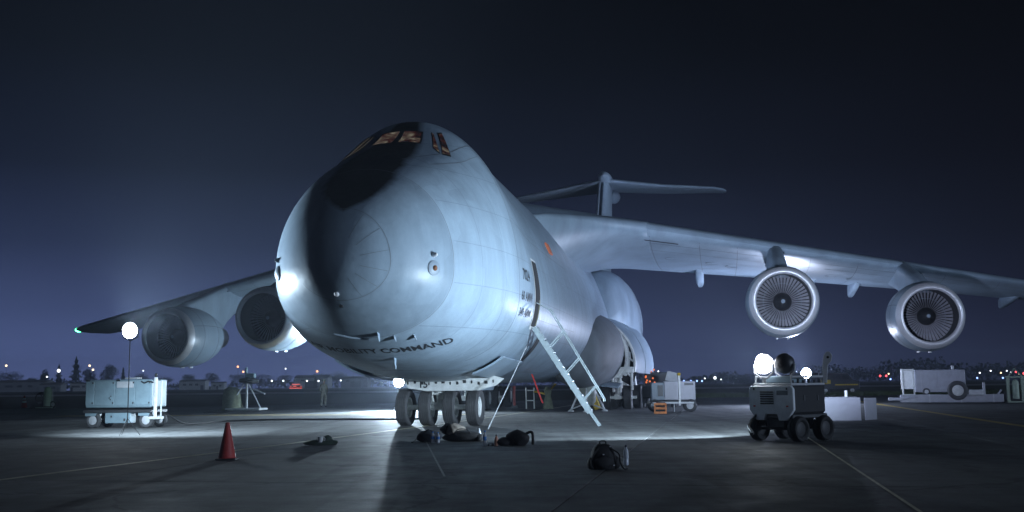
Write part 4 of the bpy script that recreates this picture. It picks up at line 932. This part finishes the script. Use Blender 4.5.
# ---- wheeled fire extinguisher and far cone at left
fe = empty('wheeled_extinguisher', (-34.2,76.5,0), -.2); tag(fe, 'wheeled fire extinguisher bottle with coiled black hose at far left', 'extinguisher')
mb = MB(); mb.lathe([(0,.28),(1.1,.28),(1.3,.2),(1.4,.08)], (.25,0,.15), (0,0,1), 18, True, True); mb.obj('bottle', GRNP, fe)
for k in range(3):
    mb = MB(); mb.lathe([(0,.40-.06*k),(.05,.43-.06*k),(.1,.40-.06*k),(.05,.37-.06*k),(0,.40-.06*k)], (-.25,-.15-.1*k,.75), (0,1,0), 20); mb.obj('hose_coil', BLACK, fe)
small_wheel(fe, (.72,0,.28), .27, .1, (0,1,0)); mb = MB(); mb.box((.1,0,.06),(1.3,.5,.07)); mb.obj('frame', GRNP, fe, bev=.02)
mb = MB(); mb.tube([(.0,.2,.2),(-.05,.2,1.5),(.5,.2,1.5),(.55,.2,.2)], .03, 6); mb.obj('handle', PALE2, fe)

CONE = mat('faded_cone_red', (.38,.04,.035), .6, var=.2); CBASE = mat('cone_base_black', (.02,.02,.022), .7)
def cone(x, y, h, label, bands):
    e = empty('traffic_cone', (x,y,0), .1); tag(e, label, 'cone', 'traffic cones')
    k = h/.72; mb = MB(); mb.lathe([(.03,.185),(.05,.16),(.35,.105),(.66,.045),(.70,.038),(.705,.02)], (0,0,0), (0,0,1), 28, False, True); mb.v = [(a*k,b*k,c*k) for a,b,c in mb.v]; o = mb.obj('cone_body', CONE, e)
    mb = MB(); mb.box((0,0,.018*k),(.38*k,.38*k,.034*k)); mb.obj('base', CBASE, e, bev=.012)
    if bands:
        for z0, z1 in ((.30,.42),(.48,.56)):
            mb = MB(); r0, r1 = .16-(z0-.05)*.1875+.004, .16-(z1-.05)*.1875+.004; mb.lathe([(z0*k,r0*k),(z1*k,r1*k)], (0,0,0), (0,0,1), 24); mb.obj('white_band', WHITE, o)
    return e
cone(-5.48,20.15,.72,'dark red traffic cone in the left foreground by the pale line',False)
cone(-36.6,78.5,.95,'small white-banded traffic cone near the far left edge',True)

# ================================================================== THINGS LEFT ON THE GROUND
NYL = mat('black_nylon', (.012,.012,.014), .75, var=.3, scale=20, bump=.4, bscale=35); NYLB = mat('dark_blue_nylon', (.018,.022,.032), .75, var=.3, bump=.4, bscale=30); TAN = mat('tan_cloth', (.16,.14,.12), .85, var=.25, bump=.4)
GRN = mat('dark_green_cloth', (.035,.055,.04), .85, var=.3, bump=.4); CLR = mat('clear_plastic', (.75,.79,.86), .15, trans=.35, var=.02); BLUEC = mat('blue_label', (.05,.22,.60), .4); DKCAP = mat('dark_cap', (.02,.025,.05), .5); PEACH = mat('peach_drink', (.62,.28,.18), .3)
def lump(name, m, parent, c, r, seed, n=20, k=.16, flat=True):
    rr_ = random.Random(seed); ph = [rr_.uniform(0,6.28) for _ in range(8)]; mb = MB(); rings = []
    for i in range(n+1):
        v = -math.pi/2+math.pi*i/n; row = []
        for j in range(n*2):
            u = math.pi*j/n
            w = 1+k*(math.sin(2*u+ph[0]+v)+.7*math.sin(3*u+ph[1]-2*v)+.6*math.cos(4*v+ph[2]+u)+.35*math.sin(7*u+5*v+ph[3]))*math.cos(v)
            x, y, z = c[0]+r[0]*w*math.cos(v)*math.cos(u), c[1]+r[1]*w*math.cos(v)*math.sin(u), c[2]+r[2]*math.sin(v)*(1+k*.6*math.sin(2*u+ph[4]))
            row.append((x, y, max(z, .004) if flat else z))
        rings.append(row)
    mb.loft(rings); return mb.obj(name, m, parent, ang=45)
def strap(parent, P, m=NYL, r=.012):
    mb = MB(); mb.tube(smooth(P,5), r, 6); return mb.obj('strap', m, parent)
bp = empty('backpack', (1.42,16.95,0), .15); tag(bp, 'black backpack standing alone on the dark apron in the foreground', 'backpack')
mb = MB(); rings = []
for z, w, d_ in ((.005,.19,.13),(.05,.215,.15),(.16,.205,.155),(.27,.185,.14),(.35,.15,.11),(.39,.10,.07),(.405,.03,.02)):
    rings.append([(w*math.copysign(abs(math.cos(u))**.75,math.cos(u))*(1+.03*math.sin(5*u+z*20)), d_*math.copysign(abs(math.sin(u))**.75,math.sin(u)), z) for u in np.linspace(0,2*math.pi,32,endpoint=False)])
mb.loft(rings); bod = mb.obj('pack_body', NYL, bp, ang=50)
lump('front_pocket', NYL, bp, (-.02,-.15,.12), (.14,.06,.11), 3, 12, .05); lump('side_pocket', NYL, bp, (.20,-.02,.10), (.07,.09,.11), 4, 10, .06); lump('side_pocket', NYL, bp, (-.21,-.02,.09), (.06,.09,.10), 5, 10, .06)
strap(bp, [(.10,-.12,.33),(.22,-.16,.25),(.24,-.16,.12),(.30,-.16,.015),(.36,-.15,.012)]); strap(bp, [(-.1,-.12,.33),(-.2,-.17,.22),(-.24,-.17,.10),(-.20,-.18,.02)]); strap(bp, [(-.05,0,.40),(-.04,-.01,.44),(.04,-.01,.44),(.05,0,.40)])
for x, z in ((-.03,.24),(.14,.07),(.10,.36)):
    mb = MB(); mb.box((x,-.165 if z < .3 else -.10,z),(.025,.012,.015)); mb.obj('buckle', PALE2, bp)
def bottle(x, y, h, label, body, cap, lab=None, r=.034):
    e = empty('water_bottle' if body is CLR else 'drink_bottle', (x,y,0), 0); tag(e, label, 'bottle', 'bottles left on the apron')
    k = h/.24; mb = MB(); mb.lathe([(0,r*.8),(.008,r),(.07,r),(.075,r*.93),(.08,r),(.15,r),(.175,r*.9),(.20,r*.5),(.215,r*.42)], (0,0,0), (0,0,1), 20, True, True); mb.v = [(a,b,c*k) for a,b,c in mb.v]; mb.obj('bottle_body', body, e)
    mb = MB(); mb.cyl((0,0,.214*k),(0,0,.24*k),r*.46,n=14); mb.obj('cap', cap, e)
    if lab:
        mb = MB(); mb.lathe([(.085*k,r+.001),(.145*k,r+.001)], (0,0,0), (0,0,1), 20); mb.obj('label_band', lab, e)
bottle(1.87,17.72,.33,'clear water bottle standing beside the black backpack',CLR,DKCAP,None,.045)
bottle(-.66,23.7,.34,'clear bottle with blue band between the two heaps of bags',CLR,BLUEC,BLUEC,.045)
bottle(-.40,23.6,.25,'peach coloured drink bottle beside the right heap of bags',PEACH,DKCAP,None,.042)
bottle(-1.93,25.0,.27,'blue topped bottle, left of two standing before the left bags',CLR,BLUEC,BLUEC,.04)
bottle(-1.80,24.95,.26,'blue topped bottle, right of two standing before the left bags',CLR,BLUEC,BLUEC,.04)
bottle(-.85,25.75,.30,'pale bottle at the right end of the left heap of bags',CLR,WHITE,None,.05)
h1 = empty('kit_bag', (-2.05,25.45,0), 0); tag(h1, 'dark blue kit bag lying at the left end of the left heap', 'bag', 'bags left on the apron')
lump('bag_body', NYLB, h1, (0,0,.13), (.30,.18,.16), 11, k=.07); strap(h1, [(-.28,-.1,.1),(-.36,-.2,.02),(-.42,-.15,.012)]); strap(h1, [(-.1,-.1,.26),(0,-.14,.30),(.12,-.1,.25)])
h2 = empty('duffel_bag', (-1.25,25.55,0), 0); tag(h2, 'long black duffel bag in the left heap with a tan jacket on it', 'bag', 'bags left on the apron')
lump('bag_body', NYL, h2, (0,0,.12), (.46,.2,.15), 12, k=.06); strap(h2, [(-.2,-.15,.2),(-.1,-.2,.3),(.1,-.2,.3),(.2,-.15,.2)]); lump('end_pocket', NYL, h2, (.40,-.05,.08), (.1,.15,.1), 14, 12, .06)
h3 = empty('jacket', (-1.50,25.60,.24), 0); tag(h3, 'crumpled tan and black jacket lying on the black duffel bag', 'jacket')
lump('cloth', TAN, h3, (.06,0,.03), (.22,.16,.15), 15, k=.2, flat=False); lump('hood', NYL, h3, (-.10,.02,.06), (.16,.13,.13), 16, k=.2, flat=False)
h4 = empty('black_bag', (.05,23.65,0), 0); tag(h4, 'slumped black bag with a loop handle, right heap on the apron', 'bag', 'bags left on the apron')
lump('bag_body', NYL, h4, (.02,0,.15), (.27,.2,.20), 17, k=.12); lump('side_pouch', NYL, h4, (-.28,-.02,.08), (.14,.13,.11), 18, 14, .1); strap(h4, [(.2,-.05,.25),(.34,-.08,.30),(.37,-.08,.15),(.36,-.08,.02)], r=.03)
ea = empty('ear_defenders', (-.52,23.55,0), 0); tag(ea, 'small dark headset lying between the bottles', 'headset')
for x in (-.05,.05): lump('ear_cup', DKMETAL, ea, (x,0,.03), (.03,.03,.03), 19, 8, .02)
mb = MB(); mb.tube(smooth([(-.05,0,.05),(-.04,.06,.06),(.04,.06,.06),(.05,0,.05)]), .008, 6); mb.obj('headband', DKMETAL, ea)
gr = empty('green_bag', (-4.50,24.75,0), 0); tag(gr, 'flat dark green bag lying on the pale line right of the cone', 'bag', 'bags left on the apron')
lump('bag_body', GRN, gr, (0,0,.05), (.36,.16,.08), 21, k=.12); lump('loose_flap', GRN, gr, (.12,.02,.12), (.10,.08,.10), 22, 12, .15)
cn = empty('white_mug', (-4.53,24.66,0), 0); tag(cn, 'white tub standing on the dark green bag', 'tub')
mb = MB(); mb.lathe([(.07,.055),(.20,.065),(.205,.06),(.09,.05),(.085,.001)], (0,0,0), (0,0,1), 20, True); o = mb.obj('tub_body', WHITE, cn)
mb = MB(); mb.tube(smooth([(.06,0,.18),(.10,0,.17),(.10,0,.11),(.06,0,.10)]), .008, 6); mb.obj('handle', WHITE, cn)

# ================================================================== PERSON
def person(loc, rz):
    P = {'pel':(0,0,.95),'bel':(0,.01,1.08),'ch':(0,.02,1.30),'nk':(0,.01,1.47),'nk2':(0,-.01,1.54),'hd':(0,-.02,1.63),'hd2':(0,-.01,1.74),
         'sL':(.17,.02,1.42),'eL':(.25,.05,1.14),'wL':(.20,-.14,.98),'hL':(.14,-.20,.98),'sR':(-.17,.02,1.42),'eR':(-.26,.04,1.14),'wR':(-.20,-.14,1.0),'hR':(-.13,-.20,.99),
         'jL':(.10,0,.90),'kL':(.12,-.02,.50),'aL':(.12,.03,.10),'tL':(.13,-.15,.045),'jR':(-.10,0,.90),'kR':(-.13,-.01,.50),'aR':(-.14,.05,.10),'tR':(-.15,-.13,.045)}
    Rr = dict(pel=(.16,.12),bel=(.155,.115),ch=(.185,.13),nk=(.075,.07),nk2=(.06,.06),hd=(.085,.10),hd2=(.07,.085),sL=.085,eL=.062,wL=.045,hL=.045,sR=.085,eR=.062,wR=.045,hR=.045,jL=.105,kL=.08,aL=.065,tL=.05,jR=.105,kR=.08,aR=.065,tR=.05)
    E_ = [('pel','bel'),('bel','ch'),('ch','nk'),('nk','nk2'),('nk2','hd'),('hd','hd2'),('ch','sL'),('sL','eL'),('eL','wL'),('wL','hL'),('ch','sR'),('sR','eR'),('eR','wR'),('wR','hR'),('pel','jL'),('jL','kL'),('kL','aL'),('aL','tL'),('pel','jR'),('jR','kR'),('kR','aR'),('aR','tR')]
    ks = list(P); me = bpy.data.meshes.new('body'); me.from_pydata([P[k] for k in ks], [(ks.index(a), ks.index(b)) for a, b in E_], [])
    root = empty('person', loc, rz); tag(root, 'person in camouflage uniform standing on the apron below the far wing', 'person')
    o = link('body', me, root); md = o.modifiers.new('skin', 'SKIN'); md.use_smooth_shade = True
    for i, k in enumerate(ks):
        r_ = Rr[k]; v = me.skin_vertices[0].data[i]; v.radius = r_ if isinstance(r_, tuple) else (r_, r_); v.use_root = (k == 'pel')
    s_ = o.modifiers.new('sub', 'SUBSURF'); s_.levels = 2; s_.render_levels = 2
    m = bpy.data.materials.new('camouflage'); m.use_nodes = True; n = m.node_tree.nodes; L = m.node_tree.links; t_ = n.new('ShaderNodeTexCoord'); sp_ = n.new('ShaderNodeSeparateXYZ'); L.new(t_.outputs['Object'], sp_.inputs[0])
    q = n.new('ShaderNodeTexNoise'); q.inputs['Scale'].default_value = 9; L.new(t_.outputs['Object'], q.inputs['Vector']); r_ = n.new('ShaderNodeValToRGB'); r_.color_ramp.interpolation = 'CONSTANT'; e = r_.color_ramp.elements
    e[0].color = (.10,.10,.075,1); e[1].position = .48; e[1].color = (.20,.19,.15,1); x = e.new(.58); x.color = (.05,.055,.04,1); L.new(q.outputs[0], r_.inputs[0])
    zr = n.new('ShaderNodeValToRGB'); zr.color_ramp.interpolation = 'CONSTANT'; e = zr.color_ramp.elements; e[0].color = (.03,.025,.02,1); e[1].position = .07; e[1].color = (1,1,1,1)
    mp_ = n.new('ShaderNodeMapRange'); mp_.inputs[2].default_value = 1.8; L.new(sp_.outputs['Z'], mp_.inputs[0]); L.new(mp_.outputs[0], zr.inputs[0])
    w = n.new('ShaderNodeMix'); w.data_type = 'RGBA'; w.blend_type = 'MULTIPLY'; w.inputs[0].default_value = 1; L.new(r_.outputs[0], w.inputs[6]); L.new(zr.outputs[0], w.inputs[7])
    g = n.new('ShaderNodeMath'); g.operation = 'GREATER_THAN'; g.inputs[1].default_value = 1.51; L.new(sp_.outputs['Z'], g.inputs[0])
    w2 = n.new('ShaderNodeMix'); w2.data_type = 'RGBA'; L.new(g.outputs[0], w2.inputs[0]); L.new(w.outputs[2], w2.inputs[6]); w2.inputs[7].default_value = (.26,.16,.11,1); L.new(w2.outputs[2], n['Principled BSDF'].inputs['Base Color']); n['Principled BSDF'].inputs['Roughness'].default_value = .85
    me.materials.append(m)
    mb = MB(); mb.lathe([(0,.112),(.05,.115),(.10,.095),(.13,.03),(.131,.001)], (0,-.005,1.70), (0,.05,1), 20, True); cp = mb.obj('cap', OLIVE2, root)
    mb = MB(); mb.box((0,-.14,1.715),(.15,.12,.015),rot=(.15,0,0)); mb.obj('peak', OLIVE2, cp, bev=.005)
    mb = MB(); mb.lathe([(0,.001),(.004,.016),(.02,.02)], (0,-.135,1.635), (0,1,0), 8); mb.obj('nose', MATS.get('skin') or mat('skin', (.30,.18,.13), .6), root)
    return root
person((-12.35,68.2,0), .5)

# ================================================================== BACKGROUND
HAZYW = mat('far_pale_wall', (.42,.44,.46), .8, var=.1, scale=.3); HAZYG = mat('far_grey_wall', (.20,.21,.23), .8, var=.12, scale=.3); ROOF = mat('far_roof', (.13,.14,.15), .8, var=.1, scale=.3); WIND = mat('far_window', (.03,.035,.045), .3)
def building(name, x, y, w, d_, h, label, wall, roof_h=1.2, wins=(), door=None):
    e = empty(name, (x,y,-.05), 0); tag(e, label, 'building', 'far base buildings')
    mb = MB(); mb.box((0,d_/2,h/2),(w,d_,h)); mb.obj('wall', wall, e)
    mb = MB(); mb.prism([(-.5,h+.003),(d_+.5,h+.003),(d_/2,h+roof_h)], 'x', -w/2-.5, w/2+.5); mb.obj('roof', ROOF if wall is not HAZYW else HAZYG, e)
    for (wx, wz, ww, wh) in wins:
        mb = MB(); mb.box((wx,-.04,wz),(ww,.16,wh)); o = mb.obj('window', WIND, e); mb = MB(); mb.box((wx,-.10,wz-wh/2-.1),(ww+.3,.3,.15)); mb.obj('sill', wall, o)
    if door:
        mb = MB(); mb.box((door[0],-.06,door[2]/2),(door[1],.2,door[2])); mb.obj('door', WIND if wall is HAZYW else ROOF, e)
    return e
F_ = 1/1040.3
def bx_at(px, D): return (px-512)*F_*D
building('long_shed', bx_at(8,690), 690, 52, 14, 6.2, 'long low grey shed at the left picture edge', HAZYG, 1.6, [(-8,3.6,5,1.4),(2,3.6,5,1.4),(9,3.6,3,1.4),(16,3.6,3,1.4)], (22,3.5,3.2))
building('low_hut', bx_at(52,640), 640, 13, 8, 4.2, 'small low hut with a pale roof behind the fire extinguisher', HAZYG, 1.4, [(-3,2.4,2,1.2),(2,2.4,2,1.2)], (5,1.6,2.6))
building('white_hut', bx_at(80,650), 650, 10.5, 7, 4.6, 'white hut with dark windows just left of the pale blue cart', HAZYW, .8, [(-1.6,2.9,5.0,1.2),(3.2,2.9,1.6,1.2)], (-4,1.2,2.8))
building('white_barrack', bx_at(193,690), 690, 17, 9, 5.6, 'long white building between the cart and the maintenance stand', HAZYW, 1.2, [(-5,3.4,2.2,1.3),(-1,3.4,2.2,1.3),(3,3.4,2.2,1.3)], (6.5,2,3))
building('pale_hangar', bx_at(311,760), 760, 24, 18, 7.5, 'pale hangar behind the red lit vehicle', HAZYW, 2.0, [(-6,5.6,2.6,1.2),(6,5.6,2.6,1.2)], (0,9,5.2))
building('grey_hangar', bx_at(354,800), 800, 20, 18, 7.0, 'grey hangar behind the person, partly under the nose', HAZYG, 1.8, [(-5,5.2,2.4,1.2)], (1,8,4.8))
building('small_white_office', bx_at(218,720), 720, 9, 7, 4.4, 'small white office left of the maintenance stand', HAZYW, .9, [(-2,2.6,1.6,1.2),(2,2.6,1.6,1.2)], (0,1.2,2.4))

LEAF = mat('dark_foliage', (.028,.042,.026), .9, var=.35, scale=.4); BARK = mat('bark', (.05,.042,.035), .9)
def tree(px, D, h, w, conifer, label, seed):
    r_ = np.random.default_rng(seed); e = empty('conifer_tree' if conifer else 'broadleaf_tree', (bx_at(px,D), D, -.06), seed); tag(e, label, 'tree', 'trees beyond the airfield')
    mb = MB(); mb.cyl((0,0,0),(.15,.1,h*(.95 if conifer else .6)),.022*h,.006*h,n=8)
    for k in range(7):
        a = r_.uniform(0,6.28); z = h*r_.uniform(.3,.6); mb.cyl((0,0,z),(w*.35*math.cos(a),w*.35*math.sin(a),z+h*.12),.008*h,.003*h,n=5)
    mb.obj('trunk', BARK, e)
    N = 1500; V = np.zeros((N,4,3)); 
    for i in range(N):
        if conifer:
            t = r_.uniform(0,1)**.75; z = h*(.10+.90*(1-t)); tier = .72+.28*math.sin((1-t)*38); rad = w*.5*(t**.85)*tier*math.sqrt(r_.uniform(.15,1)); a = r_.uniform(0,6.283); c = np.array([rad*math.cos(a), rad*math.sin(a), z-.1*rad])
        else:
            k = i % 9; q = np.random.default_rng(seed*31+k); cc = q.normal(size=3); cc /= np.linalg.norm(cc); cc = cc*np.array([w*.30,w*.30,h*.22])*q.uniform(.5,1.05)+np.array([0,0,h*.64]); u = r_.normal(size=3); u /= np.linalg.norm(u); c = cc+u*np.array([w*.22,w*.22,h*.15])*r_.uniform(.5,1.08)
        s = h*r_.uniform(.012,.028); a = r_.normal(size=3); a /= np.linalg.norm(a); b = np.cross(a, r_.normal(size=3)); b /= np.linalg.norm(b)
        V[i] = [c+a*s, c+b*s*.7, c-a*s, c-b*s*.7]
    mb = MB(); mb.add(V.reshape(-1,3), [(4*i,4*i+1,4*i+2,4*i+3) for i in range(N)]); mb.obj('crown', LEAF, e)
for k, (px, D, h, w, cf, lab) in enumerate([
    (12,760,15.5,26,False,'broad low tree above the long shed at the left edge'),(-4,770,13,22,False,'tree cut by the left picture edge'),(33,770,11,14,False,'low shrubby tree right of the broad left tree'),(46,760,17.5,9,False,'narrow upright tree above the low hut'),
    (60,780,20,9,True,'slender conifer beside the bright white far lamp'),(77,750,24.5,13,True,'tallest conifer above the left end of the pale blue cart'),(90,770,17,12,False,'tree just right of the tallest conifer'),(110,765,19.5,16,False,'round tree above the middle of the pale blue cart'),(124,775,17,7,True,'small pointed conifer right of the round tree'),
    (142,780,13,16,False,'low tree above the right end of the pale blue cart'),(165,790,12,20,False,'low tree below the outer left engine'),(188,780,12.5,18,False,'low tree behind the long white building'),(212,790,13,16,False,'low tree below the gap between the left engines'),(262,800,11.5,24,False,'low tree right of the maintenance stand'),(315.5,735,9.5,5,True,'small dark conifer in front of the pale hangar'),(338,800,13,18,False,'tree right of the person below the nose'),
    (238,790,12,20,False,'low tree behind the maintenance stand'),(285,800,11,18,False,'low tree left of the pale hangar')]): tree(px, D, h, w, cf, lab, k+1)
# far wood that reads as one low mass along the right horizon
r_ = np.random.default_rng(5); mb = MB(); V = []
for i in range(9000):
    x = r_.uniform(60,470); y = r_.uniform(800,880); hh = 9+5*math.sin(x*.021+1)+3*math.sin(x*.083)+2*math.sin(x*.31); c = np.array([x, y, hh*r_.uniform(0,1)**.7]); s = r_.uniform(.5,1.3); a = r_.normal(size=3); a /= np.linalg.norm(a); b = np.cross(a, r_.normal(size=3)); b /= np.linalg.norm(b); V += [c+a*s, c+b*s, c-a*s, c-b*s]
for i in range(5000):
    x = r_.uniform(-560,60); y = r_.uniform(830,880); hh = 6+3*math.sin(x*.03)+2*math.sin(x*.11); c = np.array([x, y, hh*r_.uniform(0,1)**.7]); s = r_.uniform(.5,1.3); a = r_.normal(size=3); a /= np.linalg.norm(a); b = np.cross(a, r_.normal(size=3)); b /= np.linalg.norm(b); V += [c+a*s, c+b*s, c-a*s, c-b*s]
mb.add(V, [(4*i,4*i+1,4*i+2,4*i+3) for i in range(len(V)//4)]); tag(mb.obj('distant_woods', LEAF), 'dark far wood along the horizon', 'woods', kind='stuff')
# rough grass at the apron edge, right
mb = MB(); V = []; F2 = []
for i in range(14000):
    x = r_.uniform(14,60); y = r_.uniform(90.5,104); hgt = r_.uniform(.1,.42); dx, dy = r_.normal(0,.1,2); a = r_.uniform(0,3.14); o = len(V); V += [(x+.025*math.cos(a),y+.025*math.sin(a),-.06),(x-.025*math.cos(a),y-.025*math.sin(a),-.06),(x+dx,y+dy,hgt)]; F2.append((o,o+1,o+2))
mb.add(V, F2); tag(mb.obj('grass', mat('grass_blades', (.06,.085,.035), .9, var=.3)), 'rough grass along the apron edge at right', 'grass', kind='stuff')

# lamps far away
def far_lamp(px, py, D, col, r, label, name='lamp_post', pole=True, st=12, group='far airfield lamps'):
    # height from the sight line
    hz = 383.9-(px-512)*.0118; z = CAM_H+(hz-py)*F_*D*1.0; z = max(z, .25); x = bx_at(px, D)
    e = empty(name, (x,D,-.06), 0); tag(e, label, 'lamp', group)
    key = 'far_lamp_%d_%d_%d_%d' % (*(int(c*99) for c in col), int(st*10))
    m = mat(key, (.5,.5,.5), .4, emit=col, estr=st)
    mb = MB(); mb.lathe([(-r,.001),(-r*.7,r*.7),(0,r),(r*.7,r*.7),(r,.001)], (0,-.2,z+.06), (0,0,1), 10); mb.obj('lamp_head', m, e)
    mb = MB(); mb.cyl((0,.3,0),(0,.3,z+.2),.09,n=6); mb.cyl((0,.3,z+.2),(0,-.2,z+r+.05),.07,n=5); mb.obj('post', DKMETAL, e)
WA, WH, OR, RD, BL = (1,.74,.45), (.9,.94,1), (1,.42,.2), (1,.08,.10), (.25,.4,1)
for px, py, D, c, r, lab in [(7.5,366,700,WA,.75,'warm lamp post above the long shed at far left'),(60,371,660,WH,1.1,'brightest white far lamp beside the slender conifer'),(48.5,377,650,WH,.55,'small white lamp above the low hut'),(90.5,366,700,WA,.75,'warm lamp, upper of the pair above the blue cart'),(94,370,690,WA,.75,'warm lamp, lower of the pair above the blue cart'),(144,371,700,WH,.5,'small white lamp above the right end of the blue cart'),
    (238,367,600,OR,.6,'orange lamp, taller of two left of the maintenance stand'),(243.5,372,600,OR,.6,'orange lamp, shorter of two behind the maintenance stand'),(285.5,369,700,WH,.5,'lone white lamp high above the red lit vehicle'),(317,371.5,650,OR,.65,'orange lamp above the small conifer by the pale hangar'),(272,381,680,WH,.6,'white lamp, first left of the red lit vehicle'),(283.5,381,680,WH,.6,'white lamp, second, nearest the red lit vehicle'),(307,381,680,WH,.6,'white lamp just right of the red lit vehicle'),(318.5,381,680,WH,.6,'white lamp just left of the person'),(340.5,380.5,680,WH,.55,'white lamp right of the person'),(353,369,690,OR,.5,'orange lamp high right of the person under the nose'),
    (656,371.5,600,WH,.45,'white lamp just above the white generator cart'),(712,378,560,WH,.8,'bright white lamp right of the white generator cart'),(702,378.5,560,WH,.4,'white lamp left of the bright one near the generator cart'),(718,379.5,560,WH,.35,'faint lamp right of the bright one near the generator cart'),
    (876,376,520,RD,.55,'red lamp, left of two left of the trailer'),(882,376,520,RD,.55,'red lamp, right of two left of the trailer'),(884.5,374,520,WA,.4,'white lamp above the two red lamps'),(900.5,376,520,WH,.35,'white lamp nearest the trailer on its left'),(975,373,520,WH,.4,'white lamp, first right of the grey generator'),(986,371,520,WH,.4,'white lamp, second right of the grey generator'),(996,373,520,WA,.4,'warm lamp, third right of the grey generator'),(1002,371,520,WH,.35,'white lamp, fourth right of the grey generator'),(1006,372.5,520,WH,.4,'white lamp, fifth right of the grey generator'),(1011,372,520,RD,.5,'red lamp, left of two by the right edge'),(1014,374,520,WA,.35,'small warm lamp between the two red ones at right'),(1019,373.5,520,RD,.7,'large red lamp above the hand cart at right edge')]: far_lamp(px, py, D, c, r, lab, st=3.5)
for px, py, n_ in [(667,380.6,0),(674,380.8,0),(681,380.9,0),(688,381,0),(694,381,0),(699,381.1,0),(886,379.2,1),(972,378,2),(997.5,378,3)]:
    far_lamp(px, py, 330, BL, .28, ['blue taxiway light in the row behind the white generator cart','blue taxiway light below the two red lamps','blue taxiway light just right of the grey generator','pale blue taxiway light left of the hand cart'][n_], 'taxiway_light', st=4, group='blue taxiway lights')
# red lit vehicle far away
rv = empty('pickup_truck', (bx_at(296,520),520,-.05), .1); tag(rv, 'far vehicle glowing with red lights left of the person', 'vehicle')
mb = MB(); mb.box((0,0,1.0),(6.2,2,.9)); mb.obj('body', SIGNR, rv, bev=.1)
mb = MB(); mb.box((-.6,0,1.9),(3.4,1.8,.9)); mb.obj('cab', PALE2, rv, bev=.15)
REDL = mat('lit_red_lamp', (.5,.05,.05), .4, emit=(1,.16,.12), estr=1.4)
for x, z, w in ((0,.55,6.0),(.2,2.45,3.8),(-2.4,1.45,.6),(2.6,1.45,.6),(-.4,1.5,1.4)):
    mb = MB(); mb.box((x,-1.05,z),(w,.06,.30)); mb.obj('light_bar', REDL, rv)
for x in (-2,2): small_wheel(rv, (x,-.9,.4), .4, .3, (0,1,0), 14)
# dark van with yellow band behind the light cart
dv = empty('service_van', (33.5,108,-.06), .05); tag(dv, 'dark van with a yellow band behind the floodlight cart', 'van')
mb = MB(); mb.prism([(-2.2,.5),(2.2,.5),(2.2,1.3),(1.5,1.45),(1.0,2.15),(-2.1,2.2),(-2.2,2.0)], 'y', 0, 1.9); o = mb.obj('body', mat('dark_van_paint', (.05,.052,.06), .35, var=.1), dv, bev=.06)
mb = MB(); mb.box((-1.45,-.02,1.25),(1.2,.05,.42)); mb.obj('yellow_panel', YELP, dv); mb = MB(); mb.box((.8,-.02,.95),(2.4,.05,.13)); mb.obj('yellow_band', YELP, dv)
for x in (-.2,.75):
    mb = MB(); mb.box((x,-.02,1.75),(.75,.05,.45)); mb.obj('window', WIND, dv)
for x in (-1.4,1.4): small_wheel(dv, (x,.1,.38), .38, .24, (0,1,0), 16)

# ================================================================== HAZE
mb = MB(); mb.box((0,465,12.5),(1384,1044,29)); hz = mb.obj('haze', mat('x', (1,1,1))); hz.data.materials.clear(); tag(hz, kind='stuff')
hm = bpy.data.materials.new('haze_air'); hm.use_nodes = True; n = hm.node_tree.nodes; n.clear(); ov = n.new('ShaderNodeOutputMaterial'); pv = n.new('ShaderNodeVolumePrincipled')
pv.inputs['Color'].default_value = (.68,.79,1,1); pv.inputs['Density'].default_value = .00058; pv.inputs['Anisotropy'].default_value = .45
hm.node_tree.links.new(pv.outputs[0], ov.inputs['Volume']); hz.data.materials.append(hm); hz.display_type = 'WIRE'
